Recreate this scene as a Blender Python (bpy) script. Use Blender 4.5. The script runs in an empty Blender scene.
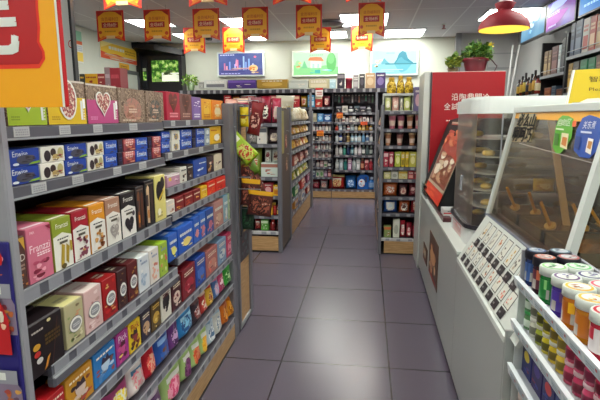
import bpy, math, random
from mathutils import Vector, Matrix
D = bpy.data
SC = bpy.context.scene
COL = SC.collection
PI = math.pi
# ------------------------------------------------------------------ camera (solved from the floor joints and uprights)
F_, PITCH, YAW, ROLL, EYE = 480.0, .1713, -.1388, -.0041, 1.3592
fw = Vector((math.sin(YAW)*math.cos(PITCH), math.cos(YAW)*math.cos(PITCH), -math.sin(PITCH)))
r0 = Vector((math.cos(YAW), -math.sin(YAW), 0)); u0 = r0.cross(fw)
RT = math.cos(ROLL)*r0 + math.sin(ROLL)*u0
UP = -math.sin(ROLL)*r0 + math.cos(ROLL)*u0
def at(px, py, ax, v):
    d = RT*((px-300)/F_) - UP*((py-200)/F_) + fw
    o = Vector((0, 0, EYE)); return o + d*((v-o[ax])/d[ax])
def yon(px, X, z):
    d0 = Vector((X, 0, z-EYE)); k = (px-300)/F_
    return -(RT.dot(d0)-k*fw.dot(d0))/(RT.y-k*fw.y)
def xon(px, Y, z):
    d0 = Vector((0, Y, z-EYE)); k = (px-300)/F_
    return -(RT.dot(d0)-k*fw.dot(d0))/(RT.x-k*fw.x)
cd = D.cameras.new('camera'); cd.sensor_width = 36; cd.lens = 36*F_/600; cd.clip_start = .02
co = D.objects.new('camera', cd); COL.objects.link(co)
m3 = Matrix((RT, UP, -fw)).transposed(); M = m3.to_4x4(); M.translation = (0, 0, EYE); co.matrix_world = M
SC.camera = co
SC.view_settings.view_transform = 'Standard'; SC.view_settings.look = 'None'
SC.view_settings.gamma = 1; SC.view_settings.use_curve_mapping = False
SC.view_settings.exposure = 0.0
# ------------------------------------------------------------------ materials
MC = {}
def lin(h):
    h = h.lstrip('#'); o = []
    for i in (0, 2, 4):
        c = int(h[i:i+2], 16)/255; o.append(c/12.92 if c <= .04045 else ((c+.055)/1.055)**2.4)
    return (*o, 1)
def bsdf(m): return m.node_tree.nodes['Principled BSDF']
def mat(h, rough=.45, metal=0, emit=0, trans=0, alpha=1, coat=0):
    k = (h, rough, metal, emit, trans, alpha, coat)
    if k in MC: return MC[k]
    m = D.materials.new('paint_'+h.strip('#')); m.use_nodes = True; b = bsdf(m)
    b.inputs['Base Color'].default_value = lin(h); b.inputs['Roughness'].default_value = rough
    b.inputs['Metallic'].default_value = metal
    if emit:
        b.inputs['Emission Color'].default_value = lin(h); b.inputs['Emission Strength'].default_value = emit
    if trans: b.inputs['Transmission Weight'].default_value = trans; b.inputs['IOR'].default_value = 1.3
    if alpha < 1: b.inputs['Alpha'].default_value = alpha
    if coat: b.inputs['Coat Weight'].default_value = coat; b.inputs['Coat Roughness'].default_value = .1
    MC[k] = m; return m
def nz(c, scale, rough=.4, stretch=(1, 1, 1), emit=0, const=True, stops=None):
    """printed / grained surface: noise into a colour ramp of the colours c"""
    k = ('nz', c, scale, rough, stretch, emit, const, stops)
    if k in MC: return MC[k]
    m = D.materials.new('print_'+c[0].strip('#')); m.use_nodes = True; nt = m.node_tree; b = bsdf(m)
    tc = nt.nodes.new('ShaderNodeTexCoord'); mp = nt.nodes.new('ShaderNodeMapping'); mp.inputs['Scale'].default_value = stretch
    n = nt.nodes.new('ShaderNodeTexNoise'); n.inputs['Scale'].default_value = scale; n.inputs['Detail'].default_value = 3
    r = nt.nodes.new('ShaderNodeValToRGB'); r.color_ramp.interpolation = 'CONSTANT' if const else 'LINEAR'
    e = r.color_ramp.elements; st = stops or [.0, .45, .52, .6, .68][:len(c)]
    while len(e) < len(c): e.new(.5)
    for i, h in enumerate(c): e[i].position = st[i]; e[i].color = lin(h)
    nt.links.new(tc.outputs['Object'], mp.inputs[0]); nt.links.new(mp.outputs[0], n.inputs[0])
    nt.links.new(n.outputs[0], r.inputs[0]); nt.links.new(r.outputs[0], b.inputs['Base Color']) if not emit else setattr(b.inputs['Base Color'], 'default_value', (.02, .02, .02, 1))
    b.inputs['Roughness'].default_value = rough
    if emit: b.inputs['Specular IOR Level'].default_value = .1
    if emit: nt.links.new(r.outputs[0], b.inputs['Emission Color']); b.inputs['Emission Strength'].default_value = emit
    MC[k] = m; return m
def gridmat(name, c1, c2, line, w, h, mort, off, rough, spec=.5):
    m = D.materials.new(name); m.use_nodes = True; nt = m.node_tree; b = bsdf(m)
    tc = nt.nodes.new('ShaderNodeTexCoord'); mp = nt.nodes.new('ShaderNodeMapping'); mp.inputs['Location'].default_value = off
    br = nt.nodes.new('ShaderNodeTexBrick'); br.offset = 0; br.squash = 1
    br.inputs['Scale'].default_value = 1; br.inputs['Brick Width'].default_value = w; br.inputs['Row Height'].default_value = h
    br.inputs['Mortar Size'].default_value = mort; br.inputs['Mortar Smooth'].default_value = .2
    br.inputs['Color1'].default_value = lin(c1); br.inputs['Color2'].default_value = lin(c2); br.inputs['Mortar'].default_value = lin(line)
    nt.links.new(tc.outputs['Object'], mp.inputs[0]); nt.links.new(mp.outputs[0], br.inputs[0]); nt.links.new(br.outputs[0], b.inputs['Base Color']); b.inputs['Roughness'].default_value = rough
    b.inputs['Specular IOR Level'].default_value = spec
    return m
def glassmat(name, tint, clear, rough=.03, refl=.4):
    m = D.materials.new(name); m.use_nodes = True; nt = m.node_tree
    nt.nodes.remove(bsdf(m)); o = nt.nodes['Material Output']
    t = nt.nodes.new('ShaderNodeBsdfTransparent'); t.inputs[0].default_value = lin(tint)
    g = nt.nodes.new('ShaderNodeBsdfGlossy'); g.inputs['Roughness'].default_value = rough; g.inputs[0].default_value = (1, 1, 1, 1)
    fr = nt.nodes.new('ShaderNodeFresnel'); fr.inputs[0].default_value = 1.45
    ad = nt.nodes.new('ShaderNodeMath'); ad.operation = 'MULTIPLY_ADD'; ad.inputs[1].default_value = refl; ad.inputs[2].default_value = 1-clear; ad.use_clamp = True
    mx = nt.nodes.new('ShaderNodeMixShader')
    nt.links.new(fr.outputs[0], ad.inputs[0]); nt.links.new(ad.outputs[0], mx.inputs[0])
    nt.links.new(t.outputs[0], mx.inputs[1]); nt.links.new(g.outputs[0], mx.inputs[2]); nt.links.new(mx.outputs[0], o.inputs[0])
    return m
GREY = mat('#5c5c64', .4, .1); LGREY = mat('#9a9ca0', .45); DGREY = mat('#3a383e', .5); WHITE = mat('#e2e5de', .4)
BLACK = mat('#141218', .4); RED = mat('#c2101c', .35); YEL = mat('#f4b416', .4); TAG = mat('#b9bbba', .4); INK = mat('#1c1a20', .5)
WOOD = nz(('#b08a5c', '#c09a6a', '#a98355', '#bd9768'), 9, .5, (1, 1, 14), const=False, stops=(0, .4, .6, 1))
SHELFIN = mat('#48424a', .5); FTAG = mat('#8f8f94', .5); BACKP = mat('#3a262c', .6)
GLASS = glassmat('clear_glass', '#ecece6', .93, .12, .4); SMOKE = glassmat('case_glass', '#e6ddd0', .95, .25, .25)
# ------------------------------------------------------------------ mesh builder
TXT = {}
def textmesh(s):
    if s not in TXT:
        cu = D.curves.new('lettering', 'FONT'); cu.body = s; cu.size = 1; cu.resolution_u = 2
        o = D.objects.new('lettering', cu); COL.objects.link(o)
        dg = bpy.context.evaluated_depsgraph_get(); dg.update()
        me = D.meshes.new_from_object(o.evaluated_get(dg))
        v = [x.co.copy() for x in me.vertices]; f = [tuple(p.vertices) for p in me.polygons]
        COL.objects.unlink(o); D.objects.remove(o); D.curves.remove(cu); D.meshes.remove(me)
        if not v: v = [Vector((0, 0, 0)), Vector((.5, 0, 0)), Vector((.5, .7, 0)), Vector((0, .7, 0))]; f = [(0, 1, 2, 3)]
        x0 = min(p.x for p in v); x1 = max(p.x for p in v); y0 = min(p.y for p in v); y1 = max(p.y for p in v)
        TXT[s] = ([((p.x-x0)/(x1-x0), (p.y-y0)/(y1-y0)) for p in v], f, (x1-x0)/(y1-y0))
    return TXT[s]
class MB:
    def __init__(s): s.v = []; s.f = []; s.m = []; s.s = []; s.mats = []
    def mi(s, m):
        if m not in s.mats: s.mats.append(m)
        return s.mats.index(m)
    def add(s, vs, fs, m, smooth=False):
        b = len(s.v); s.v += [tuple(p) for p in vs]
        for i, f in enumerate(fs):
            s.f.append(tuple(b+j for j in f)); s.m.append(s.mi(m[i] if isinstance(m, list) else m)); s.s.append(smooth)
        return s
    def box(s, x0, y0, z0, x1, y1, z1, m, c=0):
        if x0 > x1: x0, x1 = x1, x0
        if y0 > y1: y0, y1 = y1, y0
        if z0 > z1: z0, z1 = z1, z0
        c = min(c, .45*min(x1-x0, y1-y0, z1-z0))
        if c <= 0:
            vs = [(x, y, z) for z in (z0, z1) for y in (y0, y1) for x in (x0, x1)]
            return s.add(vs, [(0, 2, 3, 1), (4, 5, 7, 6), (0, 1, 5, 4), (2, 6, 7, 3), (0, 4, 6, 2), (1, 3, 7, 5)], m)
        A = ((x0, x1), (y0, y1), (z0, z1)); vs = []; ix = {}
        for sx in (0, 1):
            for sy in (0, 1):
                for sz in (0, 1):
                    sg = (sx, sy, sz)
                    for a in range(3):
                        p = []
                        for q in range(3):
                            e = A[q][sg[q]]; p.append(e if q == a else (e+c if sg[q] == 0 else e-c))
                        ix[(sx, sy, sz, a)] = len(vs); vs.append(p)
        fs = []
        for a in range(3):
            b, d = (a+1) % 3, (a+2) % 3
            for sd in (0, 1):
                q = []
                for (i, j) in ((0, 0), (1, 0), (1, 1), (0, 1)):
                    k = [0, 0, 0]; k[a] = sd; k[b] = i; k[d] = j; q.append(ix[(*k, a)])
                fs.append(tuple(q if sd else q[::-1]))
        for a in range(3):
            b, d = (a+1) % 3, (a+2) % 3
            for i in (0, 1):
                for j in (0, 1):
                    k0 = [0, 0, 0]; k1 = [0, 0, 0]; k1[a] = 1
                    for k in (k0, k1): k[b] = i; k[d] = j
                    q = [ix[(*k0, b)], ix[(*k1, b)], ix[(*k1, d)], ix[(*k0, d)]]
                    fs.append(tuple(q if (i+j) % 2 else q[::-1]))
        for i in (0, 1):
            for j in (0, 1):
                for k in (0, 1):
                    q = [ix[(i, j, k, 0)], ix[(i, j, k, 1)], ix[(i, j, k, 2)]]
                    fs.append(tuple(q if (i+j+k) % 2 else q[::-1]))
        return s.add(vs, fs, m)
    def poly(s, pts, m): return s.add(pts, [tuple(range(len(pts)))], m)
    def prism(s, pts, vec, m, side=None):
        """extrude the polygon pts along vec"""
        n = len(pts); v = [Vector(p) for p in pts]; w = [p+Vector(vec) for p in v]
        fs = [tuple(range(n)), tuple(range(2*n-1, n-1, -1))]; ms = [m, m]
        for i in range(n): j = (i+1) % n; fs.append((i, i+n, j+n, j)); ms.append(side or m)
        return s.add(v+w, fs, ms)
    def lathe(s, prof, mats, c=(0, 0, 0), seg=16, cap=True, sx=1, sy=1):
        b = []; n = len(prof); vs = []; fs = []; ms = []
        for (r, z) in prof:
            for k in range(seg):
                a = 2*PI*k/seg; vs.append((c[0]+r*sx*math.cos(a), c[1]+r*sy*math.sin(a), c[2]+z))
        for i in range(n-1):
            for k in range(seg):
                j = (k+1) % seg; fs.append((i*seg+k, i*seg+j, (i+1)*seg+j, (i+1)*seg+k)); ms.append(mats[min(i, len(mats)-1)] if isinstance(mats, list) else mats)
        s.add(vs, fs, ms, True)
        if cap:
            s.add([vs[k] for k in range(seg)], [tuple(range(seg-1, -1, -1))], ms[0])
            s.add([vs[(n-1)*seg+k] for k in range(seg)], [tuple(range(seg))], ms[-1])
        return s
    def tube(s, pts, r, m, seg=8):
        pts = [Vector(p) for p in pts]; n = len(pts); vs = []; fs = []
        for i, p in enumerate(pts):
            t = (pts[min(i+1, n-1)]-pts[max(i-1, 0)]).normalized()
            a = t.cross(Vector((0, 0, 1)) if abs(t.z) < .9 else Vector((1, 0, 0))).normalized(); b = t.cross(a)
            for k in range(seg): q = 2*PI*k/seg; vs.append(p+a*(r*math.cos(q))+b*(r*math.sin(q)))
        for i in range(n-1):
            for k in range(seg): j = (k+1) % seg; fs.append((i*seg+k, i*seg+j, (i+1)*seg+j, (i+1)*seg+k))
        s.add(vs, fs, m, True)
        s.add(vs[:seg], [tuple(range(seg))], m); s.add(vs[-seg:], [tuple(range(seg-1, -1, -1))], m); return s
    def deco(s, ops, O, ux, uz, w, h, nrm, k0=1, step=.0004):
        """printing on a face: unit coordinates (0..1) along ux (width w) and uz (height h) from corner O"""
        O = Vector(O); ux = Vector(ux); uz = Vector(uz); nrm = Vector(nrm); k = k0
        def P(x, z): return O+ux*(x*w)+uz*(z*h)+nrm*(k*step)
        rnd = random.Random(len(ops)*7+int(w*1e4))
        for op in ops:
            t = op[0]
            if t == 'r':
                x0, z0, x1, z1 = op[1:5]; s.poly([P(x0, z0), P(x1, z0), P(x1, z1), P(x0, z1)], op[5])
            elif t == 'o':
                cx, cz, rx, rz = op[1:5]; s.poly([P(cx+rx*math.cos(a*PI/9), cz+rz*math.sin(a*PI/9)) for a in range(18)], op[5])
            elif t == 'h':
                cx, cz, q, c = op[1:5]; pts = []
                for i in range(24):
                    a = 2*PI*i/24; hx = 16*math.sin(a)**3/17; hz = (13*math.cos(a)-5*math.cos(2*a)-2*math.cos(3*a)-math.cos(4*a))/17
                    pts.append(P(cx-q*hx, cz+q*hz*w/h))
                s.poly(pts, c)
            elif t == 'p': s.poly([P(x, z) for x, z in op[1]], op[2])
            elif t == 'b':
                x0, z0, x1, z1, cs, n, sd = op[1:8]; rr = random.Random(sd)
                for i in range(n):
                    if i % 3 == 0: k += .4
                    rx = (x1-x0)*rr.uniform(.08, .2); rz = (z1-z0)*rr.uniform(.06, .16)
                    cx = rr.uniform(x0+rx, x1-rx); cz = rr.uniform(z0+rz, z1-rz); a0 = rr.uniform(0, PI)
                    pts = []
                    for a in range(9):
                        q = a*2*PI/9; ex = math.cos(q); ez = math.sin(q)
                        pts.append(P(cx+rx*ex, cz+rz*(ez*.8+.2*math.sin(q*2+a0))))
                    s.poly(pts, rr.choice(cs))
            elif t == 't':
                st, cx, cz, wf, c = op[1:6]; v, f, asp = textmesh(st); hh = wf*w/asp/h if len(op) < 7 else op[6]
                s.add([P(cx+(x-.5)*wf, cz+(y-.5)*hh) for x, y in v], f, c)
            elif t == 'l':   # illegible lines of small print
                x0, z0, x1, z1, n, c = op[1:7]; hz = (z1-z0)/n
                for i in range(n):
                    q = x0
                    while q < x1-.02:
                        e = min(x1, q+(x1-x0)*rnd.uniform(.08, .2)); s.poly([P(q, z0+i*hz), P(e, z0+i*hz), P(e, z0+(i+.6)*hz), P(q, z0+(i+.6)*hz)], c); q = e+(x1-x0)*.04
            k += 1
        return s
    def mesh(s, name, off=(0, 0, 0)):
        me = D.meshes.new(name); o = Vector(off)
        me.from_pydata([tuple(Vector(p)-o) for p in s.v], [], s.f)
        for m in s.mats: me.materials.append(m)
        me.polygons.foreach_set('material_index', s.m); me.polygons.foreach_set('use_smooth', s.s); me.update(); return me
# ------------------------------------------------------------------ objects
LABELS = {}
def tag(o, label, cat, group=None):
    o['label'] = label; o['category'] = cat
    if group: o['group'] = group
    if label in LABELS: print('DUPLABEL', label)
    n = len(label.split())
    if n < 4 or n > 16: print('WORDS', n, label)
    LABELS[label] = o
def link(name, me, loc=(0, 0, 0), rz=0, parent=None):
    o = D.objects.new(name, me); COL.objects.link(o); o.location = loc; o.rotation_euler = (0, 0, rz); o.parent = parent; return o
def thing(name, label, cat, loc=(0, 0, 0), rz=0, group=None):
    o = link(name, None, loc, rz); o.empty_display_size = .1; tag(o, label, cat, group); return o
def part(p, name, mb, label=None):
    """part built in world coordinates under the unrotated thing (or part) p"""
    off = Vector(p.location); q = p.parent
    while q: off += Vector(q.location); q = q.parent
    o = link(name, mb.mesh(name, off), parent=p)
    if label: o['label'] = label
    return o
def lpart(p, name, mb): return link(name, mb.mesh(name), parent=p)     # part in the thing's own coordinates
def solo(name, label, cat, mb, loc=(0, 0, 0), rz=0, group=None):
    o = link(name, mb.mesh(name), loc, rz); tag(o, label, cat, group); return o
def wsolo(name, label, cat, mb, loc, group=None):
    o = link(name, mb.mesh(name, loc), loc); tag(o, label, cat, group); return o
def struct(name, mb, parent=None):
    o = link(name, mb.mesh(name), parent=parent)
    if parent is None: o['kind'] = 'structure'
    return o
ORD = ['first', 'second', 'third', 'fourth', 'fifth', 'sixth', 'seventh', 'eighth', 'ninth', 'tenth', 'eleventh', 'twelfth', 'thirteenth', 'fourteenth', 'fifteenth', 'sixteenth', 'seventeenth', 'eighteenth', 'nineteenth', 'twentieth', 'twenty-first', 'twenty-second', 'twenty-third', 'twenty-fourth', 'twenty-fifth', 'twenty-sixth', 'twenty-seventh', 'twenty-eighth']
# ------------------------------------------------------------------ products (front faces local -Y, base at z = 0)
def carton(w, h, d, base, ops, top=None, side=None, c=.0015):
    mb = MB(); b = base if not isinstance(base, str) else mat(base)
    mb.box(-w/2, -d/2, 0, w/2, d/2, h, b, c)
    mb.deco(ops, (-w/2+.001, -d/2, .001), (1, 0, 0), (0, 0, 1), w-.002, h-.002, (0, -1, 0))
    if top: mb.deco(top, (-w/2+.002, -d/2+.002, h), (1, 0, 0), (0, 1, 0), w-.004, d-.004, (0, 0, 1))
    if side:
        mb.deco(side, (-w/2, d/2-.002, .002), (0, -1, 0), (0, 0, 1), d-.004, h-.004, (-1, 0, 0))
    return mb
def pouch(w, h, d, fn, nu=10, nv=12, seed=0, lean=0, rough=.28):
    """pillow bag with sealed ends; fn(u, v) -> material of the front, back uses fn(.02, .5)"""
    rr = random.Random(seed); mb = MB(); vs = []; ix = {}
    ph = [rr.uniform(0, 6) for _ in range(4)]
    for side in (0, 1):
        for j in range(nv+1):
            for i in range(nu+1):
                u, v = i/nu, j/nv
                if side and (i in (0, nu) or j in (0, nv)): ix[1, i, j] = ix[0, i, j]; continue
                e = (max(0, 1-abs(2*u-1)**3))**.6; g = min(1, max(0, (v-.04))*7)*min(1, max(0, (.96-v))*6); g = g**.6*(1.08-.45*v)
                t = d/2*e*g*(1+.14*math.sin(9*u+ph[0])*math.sin(7*v+ph[1]))
                sh = 1-.07*g*(1-.2*v); x = (u-.5)*w*sh+.01*w*math.sin(5*v+ph[2]); z = v*h
                y = (-t if side == 0 else t)+lean*v*v*h+.012*w*math.sin(13*u+ph[3])*(1 if v > .9 or v < .06 else 0)
                ix[side, i, j] = len(vs); vs.append((x, y+d*.45, z))
    fs = []; ms = []
    for side in (0, 1):
        for j in range(nv):
            for i in range(nu):
                q = [ix[side, i, j], ix[side, i+1, j], ix[side, i+1, j+1], ix[side, i, j+1]]
                fs.append(tuple(q if side == 0 else q[::-1])); u, v = (i+.5)/nu, (j+.5)/nv
                ms.append(fn(u, v) if side == 0 else fn(.02, .5))
    mb.add(vs, fs, ms, True); return mb
def bagfn(base, head=None, blob=None, blob2=None, win=None, seed=1, cx=.5, cz=.42, rx=.34, rz=.24, hv=.8):
    B = mat(base, .3); H = mat(head or base, .3); W = mat(win, .3) if win else None
    P = nz(tuple(x for x in (blob, blob2 or base, blob, '#e4dccb') if x), 20+seed % 7*2, .35, (1, 1, 1), 0, True, (0, .46, .56, .66)) if blob else None
    def fn(u, v):
        if v > hv: return H
        if P and ((u-cx)/rx)**2+((v-cz)/rz)**2 < 1: return P
        if W and .58 < v < .72 and .16 < u < .84: return W
        return B
    return fn
def bottle(r, h, body, cap, label=None, neck=.45, seg=14):
    b = mat(body, .2, coat=.3); l = mat(label or body, .4); c = mat(cap, .35)
    prof = [(r*.9, 0), (r, h*.04), (r, h*.16), (r*1.01, h*.17), (r*1.01, h*.56), (r, h*.57), (r*.95, h*.66), (r*neck, h*.78), (r*neck, h*.82), (r*neck*1.15, h*.825), (r*neck*1.15, h*.985), (r*neck*1.05, h)]
    return MB().lathe(prof, [b, b, b, l, b, b, b, b, c, c, c], seg=seg)
def cup(r, h, body, lid, band=None, seg=14):
    b = mat(body, .35); l = mat(lid, .35); k = mat(band or body, .35)
    return MB().lathe([(r*.72, 0), (r*.76, h*.2), (r*.9, h*.55), (r*.98, h*.86), (r*1.06, h*.87), (r*1.06, h*.95), (r*1.0, h)], [b, k, b, l, l, l], seg=seg)
def tub(r, h, body, lid, seg=16):
    b = mat(body, .3); l = mat(lid, .35)
    return MB().lathe([(r*.95, 0), (r*.97, h*.75), (r*1.04, h*.76), (r*1.04, h*.96), (r*.98, h)], [b, l, l, l], seg=seg)
def sty_plain(col, band='#e8e4da', blobs=('#c0a060', '#803020'), sd=1):
    return [('r', 0, .62, 1, .8, mat(band)), ('b', .08, .08, .92, .58, [mat(x) for x in blobs], 5, sd)]
C = lambda *a: [mat(x) for x in a]
exec_order = []
# ================================================================== ROOM
XL, XR, YB, YF, ZC = -4.1, 2.3, 8.5, -1.6, 2.65
WALL = nz(('#c9cdbe', '#cfd2c5', '#c4c8ba'), 2.0, .7, const=False, stops=(0, .5, 1))
GWALL = nz(('#9a9a98', '#a2a2a0'), 2, .7, const=False, stops=(.2, .8))
FLOOR = gridmat('floor_tiles', '#5d5664', '#5f5866', '#221e28', .6, .6, .0045, (.4563+6, -2.4805+6, 0), .27, .55)
CEIL = gridmat('ceiling_tiles', '#d8d4d8', '#dcd8dc', '#f4f4f4', .6, 1.2, .011, (.62+6, -.3+6, 0), .8)
def slab(x0, y0, z0, x1, y1, z1, m): return MB().box(x0, y0, z0, x1, y1, z1, m)
struct('floor', slab(XL-.2, YF-.2, -.1, XR+.2, YB+.2, 0, FLOOR))
struct('ceiling', slab(XL-.2, YF-.2, ZC, XR+.2, YB+.2, ZC+.1, CEIL))
struct('wall_left', slab(XL-.2, YF, 0, XL, YB, ZC, WALL))
struct('wall_right', slab(XR, YF, 0, XR+.2, YB, ZC, GWALL))
struct('wall_back', slab(XL-.2, YB, 0, XR+.2, YB+.2, ZC, WALL))
struct('wall_front', slab(XL-.2, YF-.2, 0, XR+.2, YF, ZC, WALL))
p = MB().box(1.39, 8.2, 0, XR, YB, ZC, GWALL); p.box(1.36, 8.15, 0, 1.44, 8.22, ZC, mat('#77777a'))
p.box(1.85, 8.185, 2.1, 2.28, 8.2, 2.34, mat('#8a8a8c')).box(1.87, 8.18, 2.12, 2.26, 8.19, 2.32, GWALL)
struct('pillar_back', p)
cx = xon(66, 3.6, 1.8); cx1 = xon(75, 3.6, 1.8)
p = MB().box(cx-.45, 3.6, 0, cx1-.02, 3.64, ZC, mat('#d2d2d0', .5)); p.box(cx1-.02, 3.595, 0, cx1, 3.64, ZC, mat('#2a2a2e'))
struct('pillar_left', p)
mb = MB(); c = at(70.5, 44, 1, 3.594); mb.deco([('o', .5, .5, .5, .5, RED), ('o', .5, .5, .36, .36, mat('#d9d7d3')), ('t', '0', .5, .5, .3, RED)], (c.x-.022, 3.598, c.z-.03), (1, 0, 0), (0, 0, 1), .044, .06, (0, -1, 0))
wsolo('notice_sticker', 'small round red sticker on the grey pillar beside the yellow sign', 'sticker', mb, (c.x, 3.598, c.z))
# door on the left wall and dark window alcove on the back wall
a = at(121, 71, 1, YB-.04); b = at(138, 90, 1, YB-.04)
DOORX0, DOORX1 = XL+.02, XL+.06
y0 = yon(120.5, XL, 2.0); y1 = yon(137.5, XL, 2.0); zt = at(130, 71, 0, XL).z
dr = struct('door_1', MB().box(XL-.02, y0+.06, 0, XL+.03, y1-.06, zt-.05, mat('#c4c8c0')))
f = MB().box(XL-.02, y0, 0, XL+.05, y0+.06, zt, GREY).box(XL-.02, y1-.06, 0, XL+.05, y1, zt, GREY).box(XL-.02, y0, zt-.06, XL+.05, y1, zt, GREY)
struct('door_frame', f, dr); struct('door_handle', MB().box(XL+.03, y0+.12, 1.0, XL+.08, y0+.15, 1.16, DGREY, .008), dr)
# black framed alcove with a window showing a garden
ax0, ax1 = xon(140.3, YB, 2.2), xon(186, YB, 2.2); zb, zt = 1.2, at(150, 47, 1, YB-.3).z
t = thing('display_alcove', 'black framed alcove around the bright garden picture on the back wall', 'alcove', (ax0+.3, YB-.1, zb))
K = mat('#1d1a20', .35)
part(t, 'frame', MB().box(ax0, YB-.16, zb, ax0+.07, YB-.001, zt, K).box(ax1-.06, YB-.2, zb, ax1, YB-.001, zt-.14, K).box(ax0, YB-.05, zb, ax1, YB-.001, zt-.02, K)
     .prism([(ax0+.01, YB-.3, zt), (ax0+.42, YB-.3, zt-.05), (ax1, YB-.03, zt-.12), (ax0, YB-.03, zt-.12)], (0, 0, .1), K))
q0 = at(152.5, 82, 1, YB-.06); q1 = at(183, 60, 1, YB-.06)
mb = MB().box(q0.x-.02, YB-.07, q0.z-.02, q1.x+.02, YB-.05, q1.z+.02, BLACK)
GR = nz(('#2f5a1c', '#5d9a34', '#9cc85a', '#cfe48a', '#eef4c8'), 16, .5, emit=.9)
mb.deco([('r', 0, 0, 1, 1, GR), ('r', .32, .02, .95, .42, mat('#e9efd8', emit=.7)), ('b', .3, .3, .95, .55, C('#5b7a4a', '#8a9a70', '#40502c'), 12, 4), ('r', .12, .0, .3, .12, mat('#7a9a50', emit=.4))], (q0.x, YB-.07, q0.z), (1, 0, 0), (0, 0, 1), q1.x-q0.x, q1.z-q0.z, (0, -1, 0), 1, .001)
part(t, 'garden_picture', mb, 'bright green garden picture')
q0 = at(141, 89, 1, YB-.06); mb = MB().box(q0.x, YB-.09, q0.z, q0.x+.14, YB-.055, q0.z+.5, mat('#20242a')); mb.deco([('r', .5, .3, .95, .6, GR), ('r', .5, .62, .95, .72, mat('#d7e0c0'))], (q0.x, YB-.09, q0.z), (1, 0, 0), (0, 0, 1), .14, .5, (0, -1, 0), 1, .001)
part(t, 'side_panel', mb)
# posters on the left wall
def wallposter(name, label, px0, px1, yt0, yb0, ops, X=XL):
    ya, yb = yon(px0, X, 2.3), yon(px1, X, 2.3); zt = at(px0, yt0, 0, X).z; zb = at(px0, yb0, 0, X).z
    mb = MB().box(X, ya, zb, X+.015, yb, zt, mat('#dfe0d8'))
    mb.deco(ops, (X+.015, ya, zb), (0, 1, 0), (0, 0, 1), yb-ya, zt-zb, (1, 0, 0), 1, .001)
    return wsolo(name, label, 'poster', mb, (X, (ya+yb)/2, zb))
wallposter('promotion_poster', 'large yellow promotion poster with a red and white lower edge on the left wall', 99.5, 137.6, 40, 57.5,
    [('r', .01, .02, .99, .98, mat('#f0c53a')), ('p', [(.01, .02), (.99, .02), (.99, .3), (.8, .36), (.6, .3), (.4, .4), (.2, .34), (.01, .42)], mat('#d9522c')), ('b', .02, .05, .98, .35, C('#e8e4dc', '#d8c8b8', '#e9a070'), 22, 3), ('l', .2, .62, .6, .9, 1, WHITE), ('l', .62, .52, .9, .82, 2, mat('#b88a28')), ('p', [(.01, .98), (.3, .98), (.01, .6)], mat('#f7e08a'))])
wallposter('notice_poster', 'narrow white and green notice poster beside the grey pillar on the left wall', 75, 82, 27, 62, [('r', .05, .62, .95, .9, mat('#7fb89a')), ('r', .05, .52, .95, .62, mat('#d9602c')), ('r', .05, .04, .95, .3, mat('#e8c84a')), ('l', .1, .34, .9, .5, 3, mat('#9ab0c8'))])
wallposter('door_sign', 'small plain yellow sign above the white door on the left wall', 118, 128, 62.5, 70, [('r', 0, 0, 1, 1, mat('#e0a828')), ('l', .15, .25, .85, .8, 2, mat('#8a5a18'))])
# light boxes on the back wall
def lightbox(name, label, px0, px1, pyt, pyb, ops, edge='#dfe8e6'):
    Y = YB-.07; p0 = at(px0, pyb, 1, Y); p1 = at(px1, pyt, 1, Y)
    t = thing(name, label, 'light box', ((p0.x+p1.x)/2, YB, p0.z), 0, 'light boxes on the back wall')
    part(t, 'frame', MB().box(p0.x, Y, p0.z, p1.x, YB-.001, p1.z, mat(edge, .4), .01))
    mb = MB(); mb.deco(ops, (p0.x+.03, Y, p0.z+.03), (1, 0, 0), (0, 0, 1), p1.x-p0.x-.06, p1.z-p0.z-.06, (0, -1, 0), 2, .0012)
    part(t, 'picture', mb)
def E1(h, e=1.3):
    k = ('lit', h, e)
    if k not in MC:
        m = D.materials.new('backlit_'+h.strip('#')); m.use_nodes = True; b = bsdf(m); b.inputs['Base Color'].default_value = (.02, .02, .02, 1); b.inputs['Roughness'].default_value = .5; b.inputs['Specular IOR Level'].default_value = .1
        b.inputs['Emission Color'].default_value = lin(h); b.inputs['Emission Strength'].default_value = e; MC[k] = m
    return MC[k]
lightbox('light_box', 'light box with a blue and purple city skyline, left of three on the back wall', 217.5, 264, 51, 77,
  [('r', 0, 0, 1, 1, nz(('#3f4f9c', '#5a6cb8', '#7484c8', '#8a8fd0'), 3, .4, emit=.8, const=False, stops=(0, .4, .6, 1))), ('r', 0, 0, 1, .28, E1('#50528c')),
   *[('r', x, .22, x+.035, z, E1(c)) for x, z, c in ((.12, .55, '#c8789a'), (.17, .42, '#e8a0a8'), (.24, .62, '#8aa0e0'), (.36, .5, '#b0b8f0'), (.42, .7, '#e888a8'), (.47, .45, '#7088d0'), (.56, .86, '#a8c8f0'), (.61, .6, '#88a8e0'), (.68, .74, '#90b8e8'), (.77, .52, '#c0d0f0'))],
   ('p', [(.38, .4), (.41, .78), (.44, .4)], E1('#f0a0c0')), ('b', .08, .2, .85, .34, C('#f0d0a0', '#e8b8c8', '#c090c0'), 14, 2), ('o', .8, .3, .1, .16, E1('#f0c890')), ('b', .68, .05, .95, .4, C('#f0b050', '#f6e0b0', '#e88840'), 9, 8), ('o', .84, .82, .03, .05, E1('#f07898')),
   ('l', .05, .9, .4, .97, 1, E1('#d8dcf4')), ('l', .06, .04, .5, .1, 1, E1('#b8b8e0')), ('r', .05, .14, .6, .17, E1('#3c4080'))])
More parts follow.
